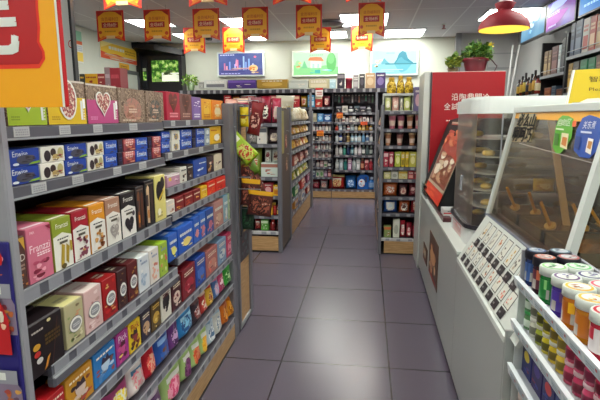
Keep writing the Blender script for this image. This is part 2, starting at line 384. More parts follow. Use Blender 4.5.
lightbox('light_box', 'light box with a pale green park and orange gateway on the back wall', 292, 340.5, 50, 77,
  [('r', 0, 0, 1, 1, E1('#c4ecc4')), ('p', [(0, 0), (1, 0), (1, .34), (.7, .42), (.4, .3), (0, .45)], E1('#8fd88e')), ('o', .84, .55, .11, .42, E1('#68c66a')), ('o', .83, .72, .08, .24, E1('#7fd480')), ('p', [(.18, .3), (.24, .65), (.32, .3)], E1('#7ccf90')), ('o', .1, .45, .06, .2, E1('#a8e0a0')),
   ('r', .38, .3, .62, .64, E1('#eef4e0')), ('p', [(.32, .64), (.68, .6), (.62, .78), (.5, .8), (.36, .78)], E1('#e88a5a')), ('r', .42, .3, .47, .5, E1('#b8e4d0')), ('r', .53, .3, .58, .5, E1('#b8e4d0')), ('b', .05, .3, .25, .6, C('#f0d080', '#f8f0c0', '#e8b060'), 6, 2), ('b', .3, .06, .9, .24, C('#58c0b0', '#70d0a0', '#a0e8d0'), 8, 5), ('r', .48, .06, .6, .22, E1('#48b8a8')), ('l', .36, .86, .66, .92, 1, E1('#88b890'))], '#e6f0e2')
lightbox('light_box', 'light box with a turquoise lake and blue karst mountain on the back wall', 370, 419, 48, 76,
  [('r', 0, 0, 1, 1, E1('#c8ecec')), ('r', 0, 0, 1, .42, E1('#98dce4')), ('p', [(.48, .42), (.55, .6), (.6, .86), (.68, .98), (.76, .9), (.8, .66), (.9, .5), (.95, .42)], E1('#3aa0b4')), ('p', [(.52, .42), (.6, .66), (.66, .72), (.72, .6), (.85, .48), (.92, .42)], E1('#5ab8c8')), ('p', [(.2, .42), (.24, .6), (.28, .68), (.33, .56), (.42, .42)], E1('#70c4d0')), ('p', [(.5, .42), (.9, .42), (.78, .14), (.66, .05), (.58, .18)], E1('#70ccd8')),
   ('r', .3, .4, 1, .45, E1('#3c98a8')), ('b', .02, .28, .24, .66, C('#f0d8a0', '#e8c080', '#fff4d8'), 9, 3), ('r', .2, .16, .7, .19, E1('#d8f6f6')), ('r', .1, .1, .5, .12, E1('#d8f6f6')), ('l', .32, .86, .5, .94, 1, E1('#a0d4dc'))], '#d6e2e2')
# ------------------------------------------------------------------ ceiling lights
LE = 21.0
LAMP = mat('#fbfdf6', .4, emit=LE)
def ceil_light(x0, y0, x1, y1, label):
    t = thing('ceiling_light', label, 'ceiling light', ((x0+x1)/2, (y0+y1)/2, ZC-.012), 0, 'square panel lights of the ceiling')
    z = ZC-.012; f = MB()
    for a in ((x0-.02, y0-.02, x1+.02, y0), (x0-.02, y1, x1+.02, y1+.02), (x0-.02, y0, x0, y1), (x1, y0, x1+.02, y1)): f.box(a[0], a[1], z, a[2], a[3], ZC-.001, mat('#c9cac8'))
    part(t, 'frame', f); part(t, 'diffuser', MB().box(x0, y0, ZC-.008, x1, y1, ZC-.002, LAMP))
def cl_px(pl, pr, pyb, pyt, label, w=None):
    a = at(pl, pyt, 2, ZC); b = at(pr, pyt, 2, ZC); c = at(pr, pyb, 2, ZC)
    ceil_light(a.x, a.y, a.x+(w or (b.x-a.x)), c.y, label)
cl_px(340, 388, 24.5, 14, 'bright panel light in the ceiling above the middle of the aisle')
cl_px(218.5, 243, 26, 18, 'bright panel light in the ceiling partly behind the hanging banner above the dark fixture')
cl_px(124, 163, 26, 19.5, 'bright panel light in the ceiling left behind the two leftmost banners')
cl_px(491, 545, 18, 8.5, 'bright panel light in the ceiling behind the red pendant lamp')
cl_px(386, 425, 36, 29.5, 'bright panel light in the ceiling above the turquoise lake light box')
cl_px(308, 346, 37, 31.5, 'bright panel light in the ceiling above the green park light box')
cl_px(172, 190, 39, 33.5, 'bright panel light in the ceiling in front of the garden alcove')
cl_px(246, 262, 39.5, 36, 'short bright panel light in the ceiling above the skyline light box')
for x, n in ((-2.3, 'over the left side of the shop'), (-.35, 'over the near end of the aisle'), (1.3, 'over the counter')):  # unseen panels, added to brighten the shelves and the yellow sign
    for y, q in ((-.9, 'rearmost'), (1.2, 'second'), (3.6, 'third')):
        ceil_light(x, y, x+.62, y+.62, f'added unseen square ceiling light {n}, {q} row')
# sprinkler and dome camera
c = at(444, 24, 2, ZC); mb = MB().lathe([(.03, -.012), (.035, 0)], WHITE, (c.x, c.y, ZC)).lathe([(.012, -.06), (.012, -.012)], mat('#8a3a3c', .3, .6), (c.x, c.y, ZC)).lathe([(.03, -.068), (.03, -.06)], mat('#8a3a3c', .3, .6), (c.x, c.y, ZC))
wsolo('ceiling_sprinkler', 'small red sprinkler head hanging from the ceiling near the back wall', 'sprinkler', mb, (c.x, c.y, ZC))
c = at(331, 23, 2, ZC); t = thing('ceiling_vent', 'round grey ceiling vent beside the middle panel light', 'vent', (c.x, c.y, ZC))
part(t, 'ring', MB().lathe([(.3, -.03), (.3, 0), (.2, 0), (.2, -.02)], mat('#6c6a72'), (c.x, c.y, ZC-.001), 20, False)); part(t, 'cone', MB().lathe([(.07, -.05), (.16, -.025), (.19, -.012)], mat('#77757d'), (c.x, c.y, ZC-.001), 20))
c = at(209, 38.5, 1, 7.9); c2 = Vector((c.x, 7.9, ZC)); t = thing('security_camera', 'small dark camera hanging from the ceiling between two banners', 'camera', c2)
part(t, 'stem', MB().tube([(c.x, 7.9, ZC), (c.x, 7.9, c.z+.02)], .012, LGREY)); part(t, 'camera_body', MB().box(c.x-.04, 7.82, c.z-.03, c.x+.04, 7.95, c.z+.03, BLACK, .01))
# ------------------------------------------------------------------ hanging banners
BY = nz(('#f0ac1e', '#f6b62a', '#eea61c'), 5, .5, const=False, stops=(0, .5, 1)); BR = mat('#d42a20', .45)
def banner(px0, px1, pyt, pyb, Y, label):
    p0 = at(px0, pyb, 1, Y); p1 = at(px1, pyt, 1, Y); w = p1.x-p0.x; h = p1.z-p0.z
    t = thing('hanging_banner', label, 'banner', (p0.x+w/2, Y, p1.z), 0, 'yellow pennants hanging from the ceiling')
    X = lambda u: p0.x+u*w
    Z = lambda v: p0.z+v*h
    part(t, 'pennant', MB().prism([(X(0), Y, Z(0)), (X(.5), Y, Z(.16)), (X(1), Y, Z(0)), (X(1), Y, Z(1)), (X(0), Y, Z(1))], (0, .004, 0), BR))
    mb = MB()
    for sgn, Yp in ((1, Y), (-1, Y+.004)):
        O = (p0.x if sgn > 0 else p1.x, Yp, p0.z)
        mb.deco([('p', [(.06, .2), (.1, .12), (.5, .2), (.9, .12), (.94, .2), (.94, .92), (.5, .965), (.06, .92)], BY), ('p', [(.03, .03), (.2, .2), (.34, .15)], mat('#e87a1c')), ('p', [(.97, .03), (.8, .2), (.66, .15)], mat('#e87a1c')), ('p', [(.06, .8), (.06, .95), (.3, .95)], mat('#b8241a')), ('p', [(.94, .8), (.94, .95), (.7, .95)], mat('#b8241a')),
             ('r', .34, .1, .66, .19, mat('#e8c890')), ('o', .13, .3, .06, .05, mat('#c8481c')), ('o', .86, .26, .07, .06, mat('#d8541c')), ('t', '会员福利日', .5, .72, .62, mat('#c0381a')), ('r', .2, .44, .8, .62, mat('#b8281c')), ('t', '全场8折', .5, .53, .5, mat('#f4dcb0')), ('l', .3, .3, .7, .38, 1, mat('#c88a1c'))],
            O, (sgn, 0, 0), (0, 0, 1), w, h, (0, -sgn, 0), 1, .0012)
    part(t, 'printing', mb)
    part(t, 'string', MB().tube([(X(.15), Y+.002, Z(1)), (X(.15), Y+.002, ZC)], .002, LGREY, 5).tube([(X(.85), Y+.002, Z(1)), (X(.85), Y+.002, ZC)], .002, LGREY, 5))
nA = ['leftmost', 'second', 'third', 'fourth', 'fifth', 'rightmost']
for i, a in enumerate(((98, 123, 10, 42), (145, 169.5, 9, 42), (193.5, 219, 8, 41), (242.5, 268, 6.5, 40.5), (296, 322, 4, 39), (358, 385, 2, 37.5))):
    banner(*a, 5.6, f'yellow and red banner with a swallowtail, {nA[i]} of the six in the middle row' if i else 'yellow and red swallowtail banner in front of the promotion poster on the left wall')
for i, a in enumerate(((184, 204.5, 27, 54), (223, 244, 27, 53.5), (310, 331, 27, 53), (351, 373, 24.5, 52))):
    banner(*a, 6.85, f'smaller yellow and red banner in the far row, {["first", "second", "third", "fourth"][i]} of four from the left')
for i, (a, b, q) in enumerate(((104, 139, 10), (189, 226, 7), (273, 311, 5), (346, 382, 2.5))):
    banner(a, b, q-46, q, 4.0, f'banner cut by the top of the picture, {ORD[i]} from the left in the nearest row')

# ================================================================== LEFT GONDOLA
LX = -.80
lg = thing('shelving_gondola', 'long grey shelving gondola packed with snack cartons along the left of the aisle', 'shelving', (-1.0, 1.83, 0))
def tagrail(mb, x, y0, y1, z0, z1, style, ys=None):
    """price rail facing +x at x, with paper tags"""
    if style == 'grey':
        mb.box(x-.012, y0, z0, x, y1, z1, GREY, .002); mb.box(x-.012, y0, z0-.003, x+.002, y1, z0+.002, LGREY)
        for (a, b) in ys or []:
            mb.box(x, a, z0+.004, x+.0012, b, z1-.001, TAG); mb.deco([('l', .1, .15, .9, .85, 3, mat('#9a9aa0'))], (x+.0012, a, z0+.004), (0, 1, 0), (0, 0, 1), b-a, z1-z0-.005, (1, 0, 0))
    else:
        mb.box(x-.012, y0, z0, x, y1, z1, mat('#55555e', .35)); mb.box(x-.003, y0, z1-.002, x+.002, y1, z1+.001, LGREY); mb.box(x-.003, y0, z0-.001, x+.002, y1, z0+.002, LGREY)
        y = y0+.01; k = 0
        while y < y1-.03:
            w = .062 if k % 2 == 0 else .034
            if k % 2 == 0:
                mb.box(x, y, z0+.003, x+.001, min(y+w, y1), z1-.003, mat('#8e8f95', .4)); mb.deco([('l', .1, .15, .9, .85, 3, mat('#8f9098'))], (x+.001, y, z0+.003), (0, 1, 0), (0, 0, 1), w, z1-z0-.006, (1, 0, 0))
            y += w; k += 1
def lgshelf(xf, y0, y1, zb, zt, style, ys=None, extra=None):
    s_ = part(lg, 'shelf', MB().box(-1.21, y0, zt-.028, xf-.012, y1, zt, SHELFIN))
    mb = MB(); tagrail(mb, xf, y0, y1, zb, zt, style, ys)
    if extra: mb.box(xf-.02, y0, zb-.034, xf+.006, y1, zb-.003, GREY, .006); mb.box(xf, y0, zb-.006, xf+.008, y1, zb-.003, LGREY)
    part(s_, 'price_rail', mb)
Y0, YM, Y1 = .973, 1.875, 2.695
def yr(pairs, X, z): return [(yon(a, X, z), yon(b, X, z)) for a, b in pairs]
lgshelf(-.82, Y0, YM-.004, 1.311, 1.340, 'grey', yr(((13, 29), (59, 70), (93, 102), (129, 137)), -.82, 1.33))
lgshelf(-.82, YM+.004, Y1, 1.319, 1.347, 'grey', yr(((171, 175), (186, 190), (199, 203), (215, 218)), -.82, 1.33))
lgshelf(-.82, Y0, YM-.004, 1.170, 1.199, 'grey', yr(((31, 46), (72, 83), (113, 121), (139, 146)), -.82, 1.19))
lgshelf(-.82, YM+.004, Y1, 1.186, 1.214, 'grey', yr(((168, 172), (184, 188), (199, 203), (214, 218)), -.82, 1.2))
lgshelf(-.805, Y0, YM-.004, .917, .953, 'clear')
lgshelf(-.82, YM+.004, Y1, 1.037, 1.066, 'clear')
lgshelf(-.805, YM+.004, Y1, .928, .958, 'clear')
lgshelf(-.79, 1.04, YM-.004, .703, .733, 'clear', None, True)
lgshelf(-.79, YM+.004, Y1, .738, .768, 'clear')
lgshelf(-.785, Y0, Y1, .520, .550, 'clear')
lgshelf(-.785, Y0, Y1, .338, .368, 'clear')
lgshelf(-.785, Y0, Y1, .112, .150, 'clear')
part(lg, 'base_panel', MB().box(-.80, Y0, 0, -.785, Y1, .108, WOOD).box(-.80, Y0, 0, -.782, Y1, .012, BLACK))
part(lg, 'back_panel', MB().box(-1.23, Y0, 0, -1.21, Y1, 1.44, BACKP))
part(lg, 'end_panel', MB().box(-1.25, .948, 0, -.787, .972, 1.45, mat('#96969c', .45, .1), .004))
part(lg, 'upright', MB().box(-.83, 2.70, 0, -.785, 2.80, 1.438, mat('#77767d', .4, .3), .004))
part(lg, 'end_panel', MB().box(-1.25, 2.70, 0, -.83, 2.72, 1.438, mat('#4a2c30', .5)))
# endcap unit behind the far end, its side panel faces the aisle
ec = thing('endcap_stand', 'narrow wood sided stand with hanging snack bags at the left gondola far end', 'stand', (-.9, 2.97, 0))
part(ec, 'side_panel', MB().box(-.80, 2.805, .03, -.783, 3.14, 1.43, WOOD))
part(ec, 'frame', MB().box(-.80, 2.802, .02, -.774, 2.83, 1.44, mat('#77767d', .4, .3)).box(-.80, 3.07, .02, -.774, 3.14, 1.44, mat('#77767d', .4, .3)).box(-.80, 2.83, 1.40, -.774, 3.07, 1.44, GREY).box(-.80, 2.83, .02, -.774, 3.07, .05, LGREY))
part(ec, 'base', MB().box(-1.2, 2.81, 0, -.79, 3.13, .03, BLACK)); part(ec, 'back_panel', MB().box(-1.2, 2.802, .03, -.802, 2.83, 1.43, BACKP))
pa, pb = yon(241, -.774, .5), yon(248.5, -.774, .5); zt_, zb_ = at(244, 233, 0, -.774).z, at(246, 258, 0, -.774).z
mb = MB().box(-.783, 2.85, zb_, -.779, 3.06, zt_, mat('#3a3438')); mb.deco([('b', .05, .05, .95, .95, C('#5a4a50', '#7a3a38', '#4a5a60', '#2a2a30'), 14, 4)], (-.779, 2.85, zb_), (0, 1, 0), (0, 0, 1), .21, zt_-zb_, (1, 0, 0))
wsolo('small_poster', 'small dark poster on the wooden side of the endcap stand', 'poster', mb, (-.772, 2.95, zb_))
# purple candy poster on the near end panel
q = at(-40, 243, 1, .925); q2 = at(8.5, 243, 1, .936); q3 = at(23.5, 400, 1, .936)
PX0, PX1, PZ1 = -1.20, q3.x, q2.z
t = thing('candy_poster', 'dark blue poster with printed candy jars on the grey end of the left gondola', 'poster', (-1.0, .94, .3))
part(t, 'board', MB().box(PX0, .936, .30, PX1, .947, PZ1, mat('#2a2470', .35), .002))
mb = MB(); W_, H_ = PX1-PX0, PZ1-.30
def pu(px, py): a = at(px, py, 1, .936); return (a.x-PX0)/W_, (a.z-.30)/H_
ops = []
for (xl, xr, yt, yb) in ((-2, 12.5, 284, 334), (2, 21, 370, 416)):
    (a, b), (c, d) = pu(xl, yb), pu(xr, yt); w = c-a; h = d-b
    ops += [('p', [(a, b), (c, b), (c, b+h*.6), (a+w*.85, b+h*.72), (a+w*.15, b+h*.72), (a, b+h*.6)], mat('#8a7a90', .3)), ('b', a, b, c, b+h*.62, C('#c06a3a', '#8a3a4a', '#d8a050', '#6a4a60', '#b04a40'), 14, int(xl+9)), ('r', a+w*.12, b+h*.72, c-w*.1, d, mat('#9a9aa4', .3)), ('r', a+w*.2, b+h*.8, a+w*.45, b+h*.95, WHITE)]
(a, b), (c, d) = pu(-8, 352), pu(8, 293); ops += [('p', [(a, b), (c, b), (c, b+.6*(d-b)), (a+.6*(c-a), d), (a, d)], mat('#c41e24')), ('b', a, b, c, d, C('#e8d8c0', '#d83030', '#8a1a20', '#f0c0a0'), 9, 3)]
(a, b), (c, d) = pu(-4, 261), pu(6, 254); ops += [('o', (a+c)/2, (b+d)/2, (c-a)/2, (d-b)/2, mat('#e8a0b8')), ('o', c-.02, (b+d)/2, .014, .02, RED)]
(a, b), (c, d) = pu(-1, 274), pu(5, 266); ops += [('b', a, b, c, d, C('#e8a040', '#d86a30', '#a0c050'), 6, 4)]
mb.deco(ops, (PX0, .936, .30), (1, 0, 0), (0, 0, 1), W_, H_, (0, -1, 0), 1, .0006); part(t, 'printed_picture', mb)
# yellow price sign above the near end
SY = .85; s0 = at(68.5, 107, 1, SY); s1 = at(62, -14, 1, SY); SX0 = s0.x-.42; SZ0 = s0.z; SZ1 = SZ0+.36; SX1 = s0.x
t = thing('price_sign', 'large yellow price sign with a red border and white character above the left gondola', 'sign', ((SX0+SX1)/2, SY, SZ0))
part(t, 'board', MB().box(SX0, SY, SZ0, SX1, SY+.006, SZ1, mat('#c8141c', .35), .003))
W_, H_ = SX1-SX0, SZ1-SZ0
def su(px, py): a = at(px, py, 1, SY); return (a.x-SX0)/W_, (a.z-SZ0)/H_
mb = MB(); e1 = su(61.5, 60)[0]; e2 = su(59.3, 60)[0]
c0, c1_, c2_ = su(43.5, 60), su(37.5, 20), su(40, 64)
pn = lambda dx, dz: [(.05, c2_[1]-dz), (c0[0]-.02, c2_[1]-dz), (c0[0]+dx, c2_[1]+.03-dz*.3), (c0[0]+dx, c2_[1]+.06), (c0[0]-.02+dx, c2_[1]+.11), (c1_[0]+dx, c1_[1]-.04), (c1_[0]+dx, c1_[1]+.06), (c1_[0]+.03+dx, .9+dz), (.05, .9+dz)]
mb.deco([('r', 0, 0, e1, 1, WHITE), ('r', 0, 0, e2, 1, mat('#f6aa10', .4)), ('p', pn(.012, .022), mat('#e8341c')), ('p', pn(0, 0), mat('#b8121a'))], (SX0, SY, SZ0), (1, 0, 0), (0, 0, 1), W_, H_, (0, -1, 0), 1, .0006)
part(t, 'printed_face', mb)
(a, b), (c, d) = su(-42, 54.5), su(15.8, 3)
mb = MB(); [mb.deco([('t', '元', (a+c)/2+ex, (b+d)/2+ez, c-a, WHITE, d-b)], (SX0, SY, SZ0), (1, 0, 0), (0, 0, 1), W_, H_, (0, -1, 0), 6+q_*.5, .0006) for q_, (ex, ez) in enumerate(((-.006, -.012), (.006, -.012), (-.006, .012), (.006, .012), (0, 0)))]; part(t, 'lettering', mb)
part(t, 'bracket', MB().box(SX0+.06, SY+.006, 1.37, SX0+.09, .947, 1.38, GREY).box(SX0+.06, .941, 1.2, SX0+.09, .947, 1.45, GREY))
# ------------------------------------------------------------------ cartons on the left gondola
def facing(px0, px1, X, z): a, b = yon(px0, X, z), yon(px1, X, z); return (a+b)/2, b-a
def lgput(name, label, cat, px0, px1, X, z, h, d, fn, rows=0, group=None, gap=.004, back=.004, rowlabel=None):
    """one facing of the gondola: front face at X between two pixel columns; rows = copies standing behind it"""
    yc, w = facing(px0, px1, X, z+h*.4); w -= gap
    o = solo(name, label, cat, fn(w, h, d), (X-d/2, yc, z), PI/2, group)
    for r in range(rows):
        c = o.copy(); COL.objects.link(c); c.location = (X-d/2-(d+back)*(r+1), yc, z)
        c['label'] = (rowlabel or label.split(' on ')[0].split(' in ')[0])+(' standing directly behind its front one' if r == 0 else ' standing third back in its row'); LABELS[c['label']] = c
        n = len(c['label'].split()); n > 16 and print('WORDS', n, c['label'])
    return o
GRN = ('#8a7462', '#6e5848', '#a08a74', '#5a4436')
def granola(base, lab, kind, sd):
    g = nz(GRN, 55, .6)
    def fn(w, h, d):
        ops = [('n',)]
        ops = [('r', 0, .96, 1, 1, mat('#cfc6ba', .6)), ('p', [(0, 0), (1, 0), (1, .62), (0, .6)], mat(base)), ('l', .08, .1, .3, .2, 2, mat(lab)), ('r', .84, .1, .9, .55, WHITE), ('l', .91, .1, .96, .55, 7, mat('#e8e2d0')), ('r', .9, .38, .97, .6, mat('#f0f0ec'))]
        if kind == 'heart': ops += [('h', .5, .55, .26, WHITE), ('h', .5, .55, .225, nz(('#b8605c', '#7a2c34', '#e0c0ac', '#efe0cc', '#b04a44'), 110, .5))]
        else: ops += [('o', .5, .56, .24, .46, WHITE), ('o', .5, .56, .205, .41, nz(('#b8605c', '#7a2c34', '#e0c0ac', '#efe0cc', '#b04a44'), 110, .5))]
        return carton(w, h, d, g, ops, [('r', 0, 0, 1, 1, mat('#c8beb0', .6)), ('b', .05, .05, .95, .95, C('#a89480', '#dcd4c6', '#b8a490'), 30, sd)])
    return fn
Z1 = 1.341
lgput('granola_box', 'bright green granola box with a heart window under the big yellow sign', 'box', 5, 46.3, -.828, Z1, .122, .12, granola('#9cb52a', '#7a9020', 'heart', 1))
lgput('granola_box', 'yellow granola box with an oval window on the top left shelf', 'box', 46.5, 86, -.828, Z1, .122, .12, granola('#d8b41e', '#b08c14', 'oval', 2))
lgput('granola_box', 'magenta granola box with a white outlined heart on the top left shelf', 'box', 86.5, 118, -.828, Z1, .12, .12, granola('#b8487e', '#d88ab0', 'heart', 3))
def browngran(ov, sd):
    g = nz(GRN, 55, .6)
    return lambda w, h, d: carton(w, h, d, g, [('o', .5, .38, .34, .36, nz((ov, GRN[0], ov), 60, .5)), ('b', .2, .06, .8, .62, C(ov, '#b88a70', '#8a5a44'), 8, sd), ('l', .35, .3, .65, .45, 2, mat('#d8c0a8')), ('l', .1, .05, .6, .13, 1, mat('#c8b8a0'))], [('r', 0, 0, 1, 1, mat('#c8beb0', .6)), ('b', .05, .05, .95, .95, C('#a89480', '#dcd4c6', '#b8a490'), 30, sd)])
lgput('granola_box', 'brown granola box with a pinkish biscuit picture on the top left shelf', 'box', 118.5, 145.5, -.828, Z1, .118, .12, browngran('#b0786a', 4))
lgput('granola_box', 'brown granola box with a dark round picture on the top left shelf', 'box', 146, 164, -.828, Z1, .118, .12, browngran('#4a4a48', 5))
def gift(base, hc, txt='#e8d0c0', deco='heart', sd=1):
    def fn(w, h, d):
        ops = [('h', .5, .66, .36, mat(hc)), ('b', .22, .52, .78, .8, C('#7a3a28', '#a05a3c', '#5a2a20'), 8, sd)] if deco == 'heart' else [('o', .5, .4, .3, .26, mat(hc)), ('b', .1, .55, .9, .9, C(hc, txt), 7, sd)]
        return carton(w, h, d, base, ops+[('l', .18, .1, .82, .3, 2, mat(txt))], [('r', 0, 0, 1, 1, mat('#b8a8a0'))])
    return fn
Z1b = 1.348
lgput('biscuit_box', 'crimson biscuit box with a chocolate heart on the top left shelf', 'box', 166.5, 180, -.828, Z1b, .118, .09, gift('#b0223c', '#6a2a20', '#f0a0a8', 'heart', 2))
lgput('biscuit_box', 'dull brown biscuit box with a heart next to the crimson one', 'box', 180, 192, -.828, Z1b, .116, .09, gift('#7a4a44', '#5a3028', '#c8a090', 'heart', 3))
lgput('biscuit_box', 'slim purple box with white lettering on the top left shelf', 'box', 192, 201.5, -.828, Z1b, .108, .09, gift('#7a5a9c', '#8a6ab0', '#f0e8f4', 'o', 4))
lgput('biscuit_box', 'golden yellow box beside the purple one on the top left shelf', 'box', 201.5, 211.5, -.828, Z1b, .104, .09, gift('#e8a81a', '#f0c040', '#c8781a', 'o', 5))
lgput('biscuit_box', 'orange box with a pale bottle picture at the end of the top left shelf', 'box', 212, 223, -.828, Z1b, .104, .09, gift('#f08a1c', '#f4e0b0', '#f8c870', 'o', 6))
# second shelf: two-high stacks
def sblue(w, h, d): return carton(w, h, d, '#1c3f9c', [('t', 'Enwise', .34, .74, .5, WHITE), ('o', .5, .38, .3, .28, mat('#4a4a5a')), ('b', .3, .12, .95, .66, C('#3a3440', '#5a5460', '#4a6ac0', '#26222c'), 10, 3), ('o', .16, .14, .1, .08, mat('#d8e0e8')), ('p', [(.55, .04), (.98, .1), (.98, .24), (.7, .18)], mat('#8ab43a'))], None, None)
def sblue2(w, h, d): return carton(w, h, d, '#1a4aac', [('t', 'Enwise', .5, .66, .8, WHITE), ('r', .12, .44, .7, .52, mat('#8ab0e8')), ('b', .3, .05, .95, .4, C('#3a3440', '#5a5460', '#26222c'), 7, 5)])
def swhite(w, h, d): return carton(w, h, d, '#e4e2d6', [('o', .25, .42, .14, .36, mat('#2c2026')), ('o', .5, .62, .12, .26, mat('#3c2c2a')), ('o', .6, .3, .16, .2, mat('#c0a460')), ('o', .8, .56, .13, .34, mat('#b8b078')), ('b', .35, .06, .98, .5, C('#a0383a', '#e0d6b0', '#5a3a30', '#c8b070'), 9, 5)])
def sred(w, h, d): return carton(w, h, d, '#8e3a44', [('r', 0, .62, 1, 1, mat('#c25a5a')), ('t', 'EFEF', .5, .74, .66, mat('#f0d8d0')), ('b', .05, .05, .95, .6, C('#d87a60', '#5a2028', '#e0a080', '#7a2c38'), 11, 7)])
def sdark(w, h, d): return carton(w, h, d, '#1c1a30', [('l', .2, .3, .8, .7, 2, mat('#3a3a6a'))])
def sdog(w, h, d): return carton(w, h, d, '#dcd8c8', [('o', .5, .4, .28, .36, mat('#b89a60')), ('b', .15, .1, .85, .85, C('#d0b070', '#8a7a50', '#f0ecd8', '#486a9a'), 9, 8)])
def spale(w, h, d): return carton(w, h, d, '#a8b4b8', [('o', .5, .5, .3, .3, mat('#e0e4e0')), ('l', .2, .1, .8, .3, 2, mat('#4a6a9a'))])
S2 = [(9, 40, 'blue cookie', sblue), (40.5, 65, 'white nut biscuit', swhite), (65.5, 87, 'blue cookie', sblue), (87.5, 104, 'white nut biscuit', swhite), (104.5, 117.5, 'bright blue cookie', sblue2), (118, 123, 'dark navy cookie', sdark), (123.5, 135.5, 'red wafer', sred), (135.8, 147.7, 'bright blue cookie', sblue2), (148, 152, 'dark navy cookie', sdark), (152.3, 161, 'red wafer', sred), (161.3, 170, 'bright blue cookie', sblue2), (172, 180, 'cream puppy biscuit', sdog), (180.5, 192, 'bright blue cookie', sblue2), (192.3, 196, 'dark navy cookie', sdark), (196.3, 204.5, 'bright blue cookie', sblue2), (205, 210, 'pale grey wafer', spale)]
for i, (a, b, dn, fn) in enumerate(S2):
    zz = 1.200 if b < 166 else 1.216; hh = .0425 if i < 11 else .0435
    for k, w in enumerate(('lower', 'upper')):
        lgput('cookie_box', f'{dn} box, {w} of the {ORD[i]} stack on the second left shelf', 'box', a, b, -.83, zz+k*(hh+.0006), hh, .09, fn, 0, 'cookie boxes stacked two high', .003)
lgput('cookie_box', 'tall yellow box with white kitten picture ending the second left shelf', 'box', 209.6, 221, -.83, 1.216, .094, .09, lambda w, h, d: carton(w, h, d, '#eab820', [('b', .2, .05, .95, .6, C('#f0ecd8', '#e8e0c0', '#c8a020', '#5a4a30'), 9, 4), ('o', .6, .35, .25, .2, mat('#f0ead4')), ('l', .1, .75, .6, .85, 1, mat('#b85a1a'))]))
# third shelf, near bay: tall cookie cartons
def franz(band, body, blob, sd, txt='#f4f0e4', full=False):
    def fn(w, h, d):
        top = [('r', 0, 0, 1, 1, mat(band)), ('r', .04, .05, .96, .12, mat(txt))]
        if full: ops = [('t', 'Franzzi', .5, .62, .84, mat(txt)), ('t', 'FRA', .22, .92, .18, mat(txt)), ('l', .35, .46, .9, .54, 2, mat(txt)), ('b', .02, .02, .98, .42, C(*blob), 10, sd), ('p', [(.74, .98), (.98, .98), (.98, .88)], mat('#8a2038'))]
        else:
            cs = C(*blob)
            ops = [('p', [(0, 0), (1, 0), (1, .62), (.5, .72), (0, .66)], mat(body)), ('t', 'Franzzi', .5, .86, .66, mat(txt)), ('l', .2, .59, .82, .63, 1, INK), ('r', .3, .5, .74, .55, mat('#5a5448')), ('b', .12, .03, .92, .5, cs, 12, sd), ('l', .08, .03, .3, .06, 1, mat('#8a8478'))]
            if sd == 21: ops = ops[:4]+[('p', [(.28, .06), (.44, .02), (.56, .46), (.4, .5)], cs[0]), ('p', [(.56, .14), (.7, .06), (.8, .4), (.64, .48)], cs[1]), ('p', [(.84, .3), (.95, .3), (.95, .5), (.82, .52)], cs[0]), ('o', .42, .06, .14, .05, mat('#5a4a1c'))]
            if sd in (24, 25): ops = ops[:4]+[('h', .5, .28, .34, cs[0]), ('b', .24, .12, .8, .44, cs, 9, sd), ('o', .8, .5, .1, .06, cs[1])]
        return carton(w, h, d, band, ops, top)
    return fn
def stickbox(base, s1c, s2c):
    return lambda w, h, d: carton(w, h, d, base, [('p', [(.15, .08), (.4, .06), (.45, .85), (.3, .92), (.15, .82)], mat(s1c)), ('p', [(.55, .1), (.8, .08), (.85, .8), (.7, .88), (.56, .8)], mat(s2c)), ('r', .2, .18, .36, .36, mat('#c87a2a')), ('l', .1, .92, .9, .97, 1, mat('#7a6a60')), ('r', .08, .45, .3, .7, mat('#4a3a38'))], [('r', 0, 0, 1, 1, mat('#1a161a'))])
Z3 = .954; X3 = -.812
lgput('cookie_carton', 'dark brown cookie carton beside the upright, first on the third left shelf', 'carton', 15.5, 27.5, X3, Z3, .128, .17, lambda w, h, d: carton(w, h, d, '#5a3a34', [('p', [(.3, .98), (.98, .98), (.98, .72), (.6, .9)], mat('#c89a3a')), ('t', 'ED', .5, .6, .8, mat('#d8ccc0')), ('l', .2, .36, .8, .5, 2, mat('#a88a7a')), ('b', .05, .03, .95, .34, C('#8a4a2a', '#c87a3a', '#3a2420'), 8, 4)], [('r', 0, 0, 1, 1, mat('#4a2c2a'))]))
lgput('cookie_carton', 'pink almond chocolate cookie carton on the third left shelf', 'carton', 28, 53, X3, Z3, .139, .17, franz('#cf6f86', '#cf6f86', ('#8a2a44', '#c0506c', '#e8a0b0', '#c87a6a', '#7a2038'), 20, '#f2dce0', True), 0)
lgput('cookie_carton', 'olive green topped cookie carton with yellow sticks on the third left shelf', 'carton', 53.5, 72.8, X3, Z3, .141, .17, franz('#8c9a2a', '#e8e6d8', ('#b89a2c', '#a88a24'), 21))
lgput('cookie_carton', 'red topped cookie carton with purple berry picture on the third left shelf', 'carton', 73.2, 89.8, X3, Z3, .144, .17, franz('#a8182c', '#e8e4da', ('#7a3a4c', '#9a5064', '#5a2838', '#c8925a'), 22))
lgput('cookie_carton', 'orange topped cookie carton with golden biscuits on the third left shelf', 'carton', 90.2, 106, X3, Z3, .147, .17, franz('#e09420', '#e8e4da', ('#c08030', '#d8a058', '#a0642a', '#8a4a24'), 23))
lgput('cookie_carton', 'tan topped cookie carton with a grey heart biscuit on the third left shelf', 'carton', 106.4, 121, X3, Z3, .149, .17, franz('#a87c64', '#e4e0d6', ('#a8a09a', '#c8c2ba', '#8a8480'), 24))
lgput('cookie_carton', 'black topped cookie carton with a dark heart biscuit on the third left shelf', 'carton', 121.4, 136, X3, Z3, .152, .17, franz('#1e1a1e', '#e4e0d8', ('#2c262c', '#4a4248', '#1a161a'), 25))
lgput('cookie_carton', 'black carton with brown stick biscuits, seventh on the third left shelf', 'carton', 136.4, 145, X3, Z3, .160, .17, stickbox('#221a1c', '#7a4a30', '#5a3424'))
